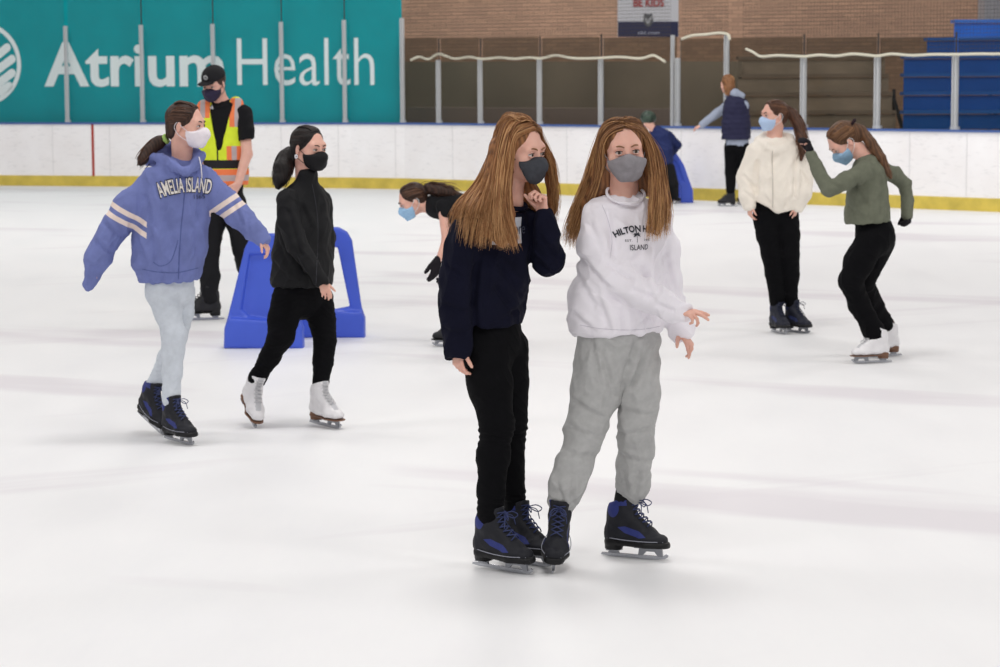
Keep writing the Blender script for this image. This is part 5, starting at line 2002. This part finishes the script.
W.leg_tube(S, 0, [(871, 240, 0, 16), (859, 262, 0, 14.5), (851, 281, 0, 11.8), (859, 306, .01, 9.5), (871, 330, 0, 8.2), (874, 337, 0, 8.4)], .03)
W.leg_tube(S, 1, [(880, 240, 0, 16), (870, 262, 0, 14.5), (863, 283, 0, 11), (874, 306, .01, 10), (886, 326, 0, 8.5)], .012)
W.cloth(S, 'trousers', leg, [wrinkle(83, 24, .0045, V(.2, 0, 1), .6)])
W.mask(mat('surgical_blue_deep', (146, 180, 208), .8, .03, 60), kind='pleat', loop=mat('white_loop2', (226, 226, 228), .8))
W.pony(HAIR_MID, (852, 124, 0), [(852, 124, 0, 3), (861, 130, -.01, 4.5), (871, 143, -.04, 5), (881, 158, -.07, 4.5), (888, 172, -.09, 3), (891, 178, -.10, 1.2)], mat('black_scrunchie', (36, 20, 26), .9), side=1, n=300, seed=84, tjit=.006, wd=.0030, tie_r=.031)
for a in (bt1, bt2): put_skate(W, 'white', *a)

# ================================================================= bending girl half hidden behind the navy sweatshirt
J = Fig(462, 347)
bt1 = (452, 346.5, 178, 0, 0)
bt2 = (486, 343, 170, 0, 0)
P = J.P
J.head(412.5, 200, 0, -80, 28, 0, 1.0, neck=(434, 206, .0))
J.torso(J.S, [(440, 208, 0, 14, 10), (455, 210, 0, 20, 13), (480, 222, .02, 18, 13), (500, 242, .04, 20, 15)], -80)
J.limb([(443, 212, -.14, .032), (446, 240, -.16, .027), (438, 262, -.18, .020)])
J.limb([(447, 212, .14, .034), (448, 242, .16, .030), (446, 266, .10, .022)])
hand_sdf(J.S, P(438, 260, -.18), V(-.2, .0, -1), V(-.6, .5, 0), -1, .8, (20, 24, 28, 32), 1.2, 0)
hand_sdf(J.S, P(446, 266, .10), V(-.1, .0, -1), V(-.6, .5, 0), 1, .8, (20, 24, 28, 32), 1.2, 0)
legs(J, None, [((500, 246, -.05), (464, 290, -.07), bt1), ((502, 246, .12), (492, 292, .12), bt2)])
J.finish('person in black with pale blue mask bending forward behind the navy sweatshirt girl', brow=BROW_D)
S = Sdf()
J.torso(S, [(437, 206, 0, 17, 12.5), (455, 208, 0, 24, 15), (480, 220, .02, 21, 15), (500, 240, .04, 22, 17)], -80)
J.tube(S, [(443, 207, -.12, 7.5), (445, 213, -.14, 6.5)], .02)
J.tube(S, [(447, 207, .12, 7.5), (448, 215, .14, 6.5)], .02)
J.cloth(S, 't_shirt', tee, [wrinkle(91, 24, .004)])
S = Sdf()
J.torso(S, [(495, 236, .04, 23, 17), (502, 248, .04, 24, 18)], -80)
J.leg_tube(S, 0, [(500, 250, 0, 14), (480, 272, 0, 12.5), (464, 291, 0, 10), (460, 312, 0, 9), (459, 330, 0, 7.5)], .03)
J.leg_tube(S, 1, [(502, 250, 0, 14), (496, 272, 0, 12.5), (492, 292, 0, 10), (492, 325, 0, 7.5)], .02)
J.cloth(S, 'leggings', leg)
for a_ in ((P(438, 259, -.18), V(-.2, .0, -1), V(-.6, .5, 0), -1, 1.0, (12, 14, 16, 18)), (P(446, 265, .10), V(-.1, .0, -1), V(-.6, .5, 0), 1, 1.0, (20, 24, 28, 32))):
    S = Sdf()
    hand_sdf(S, *a_, 1.2, 0)
    J.cloth(S, 'glove', glv, grow=.0055)
J.mask(mat('surgical_blue_mid', (158, 196, 228), .8, .03, 60), kind='pleat', loop=mat('white_loop3', (226, 226, 228), .8))
J.pony(HAIR_BRN, (424, 190, 0), [(424, 190, 0, 3), (430, 188, -.02, 5), (440, 190, -.05, 6), (450, 192, -.06, 5), (458, 196, -.06, 2)], None, side=1, n=260, seed=94, tjit=.022, wd=.004)
for a in (bt1, bt2): put_skate(J, 'black', *a)

# ================================================================= woman in the gilet, far away
N = Fig(731, 206)
bt1 = (727, 206.5, 178, 0, 0)
bt2 = (746, 204.5, 175, 0, 0)
P = N.P
N.head(727.5, 84.5, 0, -128, 5, 0, 1.0, neck=(733, 97, .0))
N.torso(N.S, [(734, 99, 0, 6, 4), (736, 104, 0, 11, 6), (736, 125, 0, 10, 7), (737, 142, 0, 11, 8)], -128)
N.limb([(730, 103, .10, .042), (714, 115, .10, .034), (700, 126, .0, .024)])
N.limb([(744, 105, -.04, .040), (742, 120, .20, .034), (734, 128, .36, .024)])
hand_sdf(N.S, P(701, 125.5, 0), V(-.9, 0, -.3), V(0, 0, -1), 1, .9, (20, 25, 30, 34), 1.2, 0)
hand_sdf(N.S, P(734, 128, .36), V(-.8, .4, -.2), V(0, 0, -1), 1, .9, (20, 25, 30, 34), 1.2, 0)
legs(N, None, [((732, 146, 0), (731, 172, 0), bt1), ((742, 146, 0), (745, 172, .0), bt2)])
N.finish('woman seen from behind in a navy gilet with grey hood and sleeves, one arm out', eyes=False)
gmarl = mat('grey_hood', (150, 158, 176), .9, .06, 20)
S = Sdf()
N.torso(S, [(734, 101, 0, 9, 6), (736, 106, 0, 14, 9), (736, 125, 0, 13, 10), (737, 142, 0, 13.5, 10.5)], -128)
N.tube(S, [(731, 104, .08, 5.5), (715, 115, .10, 4.6), (702, 125, .0, 3.4)], .02)
N.tube(S, [(744, 105, -.04, 5), (742, 120, .20, 4.2), (735, 128, .34, 3.3)], .02)
N.tube(S, [(728, 95, .03, 4), (734, 93, -.06, 4.5), (741, 96, -.03, 4)], .02)
N.cloth(S, 'hoodie', gmarl, [wrinkle(95, 18, .006)])
S = Sdf()
N.torso(S, [(735, 101, 0, 12, 8), (736, 107, 0, 16, 11), (736, 125, 0, 16, 13), (736, 145, 0, 16.5, 13.5)], -128)
S.sub(half(P(736, 139, 0), V(0, 0, -1)), .01)
S.sub(ell(P(734, 94, 0), (.10, .10, .085)), .01)
N.cloth(S, 'gilet', mat('navy_gilet', (34, 34, 62), .8, .1, 8), [lambda Q: .006 * np.abs(np.sin(Q[:, 2] * 45)), wrinkle(96, 14, .006)])
S = Sdf()
N.torso(S, [(736, 138, 0, 12, 10), (737, 146, 0, 13, 10)], -128)
N.leg_tube(S, 0, [(732, 148, 0, 8), (731, 172, 0, 6), (730.5, 190, 0, 4.6)], .03)
N.leg_tube(S, 1, [(742, 148, 0, 8), (745, 172, 0, 6), (749, 190, 0, 4.6)], .02)
N.cloth(S, 'leggings', leg)
H = N.H
N.hair(HAIR_FAIR, masses=[[(728, 80, .0, 6), (729, 88, -.03, 5.5), (729, 93, -.04, 3.5)]], guides=[[H.sph(0, 80), H.sph(120, 40, 1.03), P(724, 88, -.02), P(725, 95, -.03)], [H.sph(0, 85), H.sph(180, 40, 1.03), P(731, 88, -.06), P(730, 97, -.09)], [H.sph(0, 85), H.sph(-120, 40, 1.03), P(735, 88, .0), P(734, 96, -.04)]], n=160, jit=.012, wd=.006, seed=97)
for a in (bt1, bt2): put_skate(N, 'black', *a)

# ================================================================= child with the green helmet
O = Fig(666, 204)
bt1 = (665, 204.5, 120, 0, 0, 0, .8)
bt2 = (675, 203.5, 40, 0, 0, 0, .8)
P = O.P
O.head(648.5, 120.5, 0, 150, 10, 0, 1.05, neck=(655, 131, .0))
O.torso(O.S, [(656, 132, 0, 5, 4), (660, 136, 0, 8, 5), (662, 150, 0, 7, 5.5), (664, 164, 0, 8, 6)], 150)
O.limb([(652, 136, 0, .030), (646, 146, .1, .026), (652, 152, .25, .018)])
O.limb([(669, 136, 0, .030), (677, 145, .05, .026), (671, 153, .20, .018)])
hand_sdf(O.S, P(652, 152, .25), V(.3, .9, 0), V(0, 0, -1), 1, .65, (40, 40, 40, 40), 1.2, 0)
hand_sdf(O.S, P(671, 153, .20), V(-.1, .9, 0), V(0, 0, -1), -1, .65, (40, 40, 40, 40), 1.2, 0)
legs(O, None, [((661, 166, 0), (662, 184, .0), bt1), ((668, 166, 0), (672, 184, .0), bt2)])
O.finish('child in green helmet and dark blue jacket pushing a blue skating aid', eyes=False)
S = Sdf()
O.torso(S, [(656, 132, 0, 8, 6), (660, 137, 0, 11.5, 7.5), (662, 150, 0, 11.5, 8.5), (663, 161, 0, 10.5, 8)], 150)
O.tube(S, [(652, 137, 0, 4.6), (646, 146, .1, 4), (652, 152, .23, 3.2)], .02)
O.tube(S, [(669, 136, 0, 4.8), (677.5, 145, .05, 4), (672, 153, .18, 3.3)], .02)
O.cloth(S, 'jacket', mat('dark_blue_jacket', (26, 38, 86), .7, .1, 8), [wrinkle(98, 18, .006)])
S = Sdf()
O.torso(S, [(663, 158, 0, 9, 7), (664, 166, 0, 9, 7)], 150)
O.leg_tube(S, 0, [(660, 168, 0, 6), (662, 184, 0, 5.2), (663, 196, 0, 4.4)], .03)
O.leg_tube(S, 1, [(669, 168, 0, 6), (673, 184, 0, 5.5), (674, 195, 0, 5)], .02)
O.cloth(S, 'trousers', blkp)
H = O.H
hel = mat('green_helmet', (44, 62, 50), .4, .6, 18, spec=.5)
S = Sdf()
S.add(H.ell((0, -.012, .035), (.100, .118, .098)), .01)
S.sub(half(H(0, 0, -.030), -H.U + H.F * .25), .006)
S.sub(H.ell((0, .14, -.03), (.08, .07, .08)), .01)
for q in (-.035, 0, .035): S.sub(H.cap((q, .03, .150), (q, -.10, .125), .012), .006)
hl = O.cloth(S, 'helmet', hel)
O.cloth(Sdf().add(H.cap((.08, -.01, -.03), (.0, .045, -.108), .008)).add(H.cap((-.08, -.01, -.03), (.0, .045, -.108), .008)), 'chin_strap', mat('strap_black', (24, 24, 26), .8), parent=hl)
for a in (bt1, bt2): put_skate(O, 'black', *a)
# ================================================================= blue plastic skating aids
aid_m = mat('blue_plastic', (64, 92, 204), .4, .04, 6, spec=.5)
aid_d = mat('blue_plastic_inner', (44, 74, 222), .5, .04, 6, spec=.4)


def aid(label, gx, gy, outline, hole, depth, shift, hole2, h=.007, th=.045, base=None, bar=None, hand=None, group='blue plastic skating aids'):
    """outline, hole: pixel polygons of the near side panel; the far panel stands depth further back, shifted sideways"""
    o = G(gx, gy)
    m = o[1] / FPX
    root = empty('skating_aid', o, label, 'skating aid', group)
    Y = o[1]
    pp = lambda x, y: ((x - gx) * m, (gy - y) * m)
    X, Z = V(1, 0, 0), V(0, 0, 1)
    for k in range(2):
        oo = o + V(shift, depth, 0) * k + V(0, th, 0)
        S = Sdf()
        S.add(prism(oo, X, Z, [pp(*p) for p in outline], th, .018), .01)
        if base: S.add(prism(oo, X, Z, [pp(*p) for p in base], th * 1.9, .022), .02)
        if hole2 and k == 1:
            S.sub(prism(oo, X, Z, [pp(*p) for p in hole], th * 4, .012), .02)
        elif hole:
            S.sub(prism(oo - V(0, th * 1.5, 0), X, Z, [pp(*p) for p in hole], th * 1.2, .012), .025)
        soft_obj(S, 'side_panel', aid_m, root, o, h)
    for (x, y, r) in bar:
        p = o + V((x - gx) * m, th, (gy - y) * m)
        S = Sdf().add(cap(p + V(0, .02, 0), p + V(shift, depth - .02, 0), r), .01)
        soft_obj(S, 'cross_bar', aid_m, root, o, h)
    return root


aid('blue plastic skating aid standing behind the girl dressed in black', 263, 348,
    [(224, 347.5), (224.5, 330), (229, 312), (246, 247), (251, 238), (262, 233), (277, 233), (286, 238), (291, 247), (300, 315), (303, 330), (303, 348.5)],
    [(251, 254), (276, 254), (288, 316), (272, 319), (250, 316), (242, 309)],
    .64, .375, True, base=[(224, 348), (225, 327), (230, 317), (300, 321), (303.5, 328), (303.5, 349)], bar=[(272, 240, .03), (266, 246, .025)])
aid('blue plastic skating aid at the boards, pushed by the child in the green helmet', 684, 203,
    [(669, 155), (671, 151.5), (675, 151), (684, 165), (690, 182), (693, 190), (693.5, 203), (680.5, 203), (680.5, 188), (675, 173), (669, 163)],
    [(673, 160), (677, 163), (684, 182), (681, 181)],
    .42, 0, False, th=.028, h=.008, base=None, bar=[(672.5, 154, .02), (687, 196, .02)])
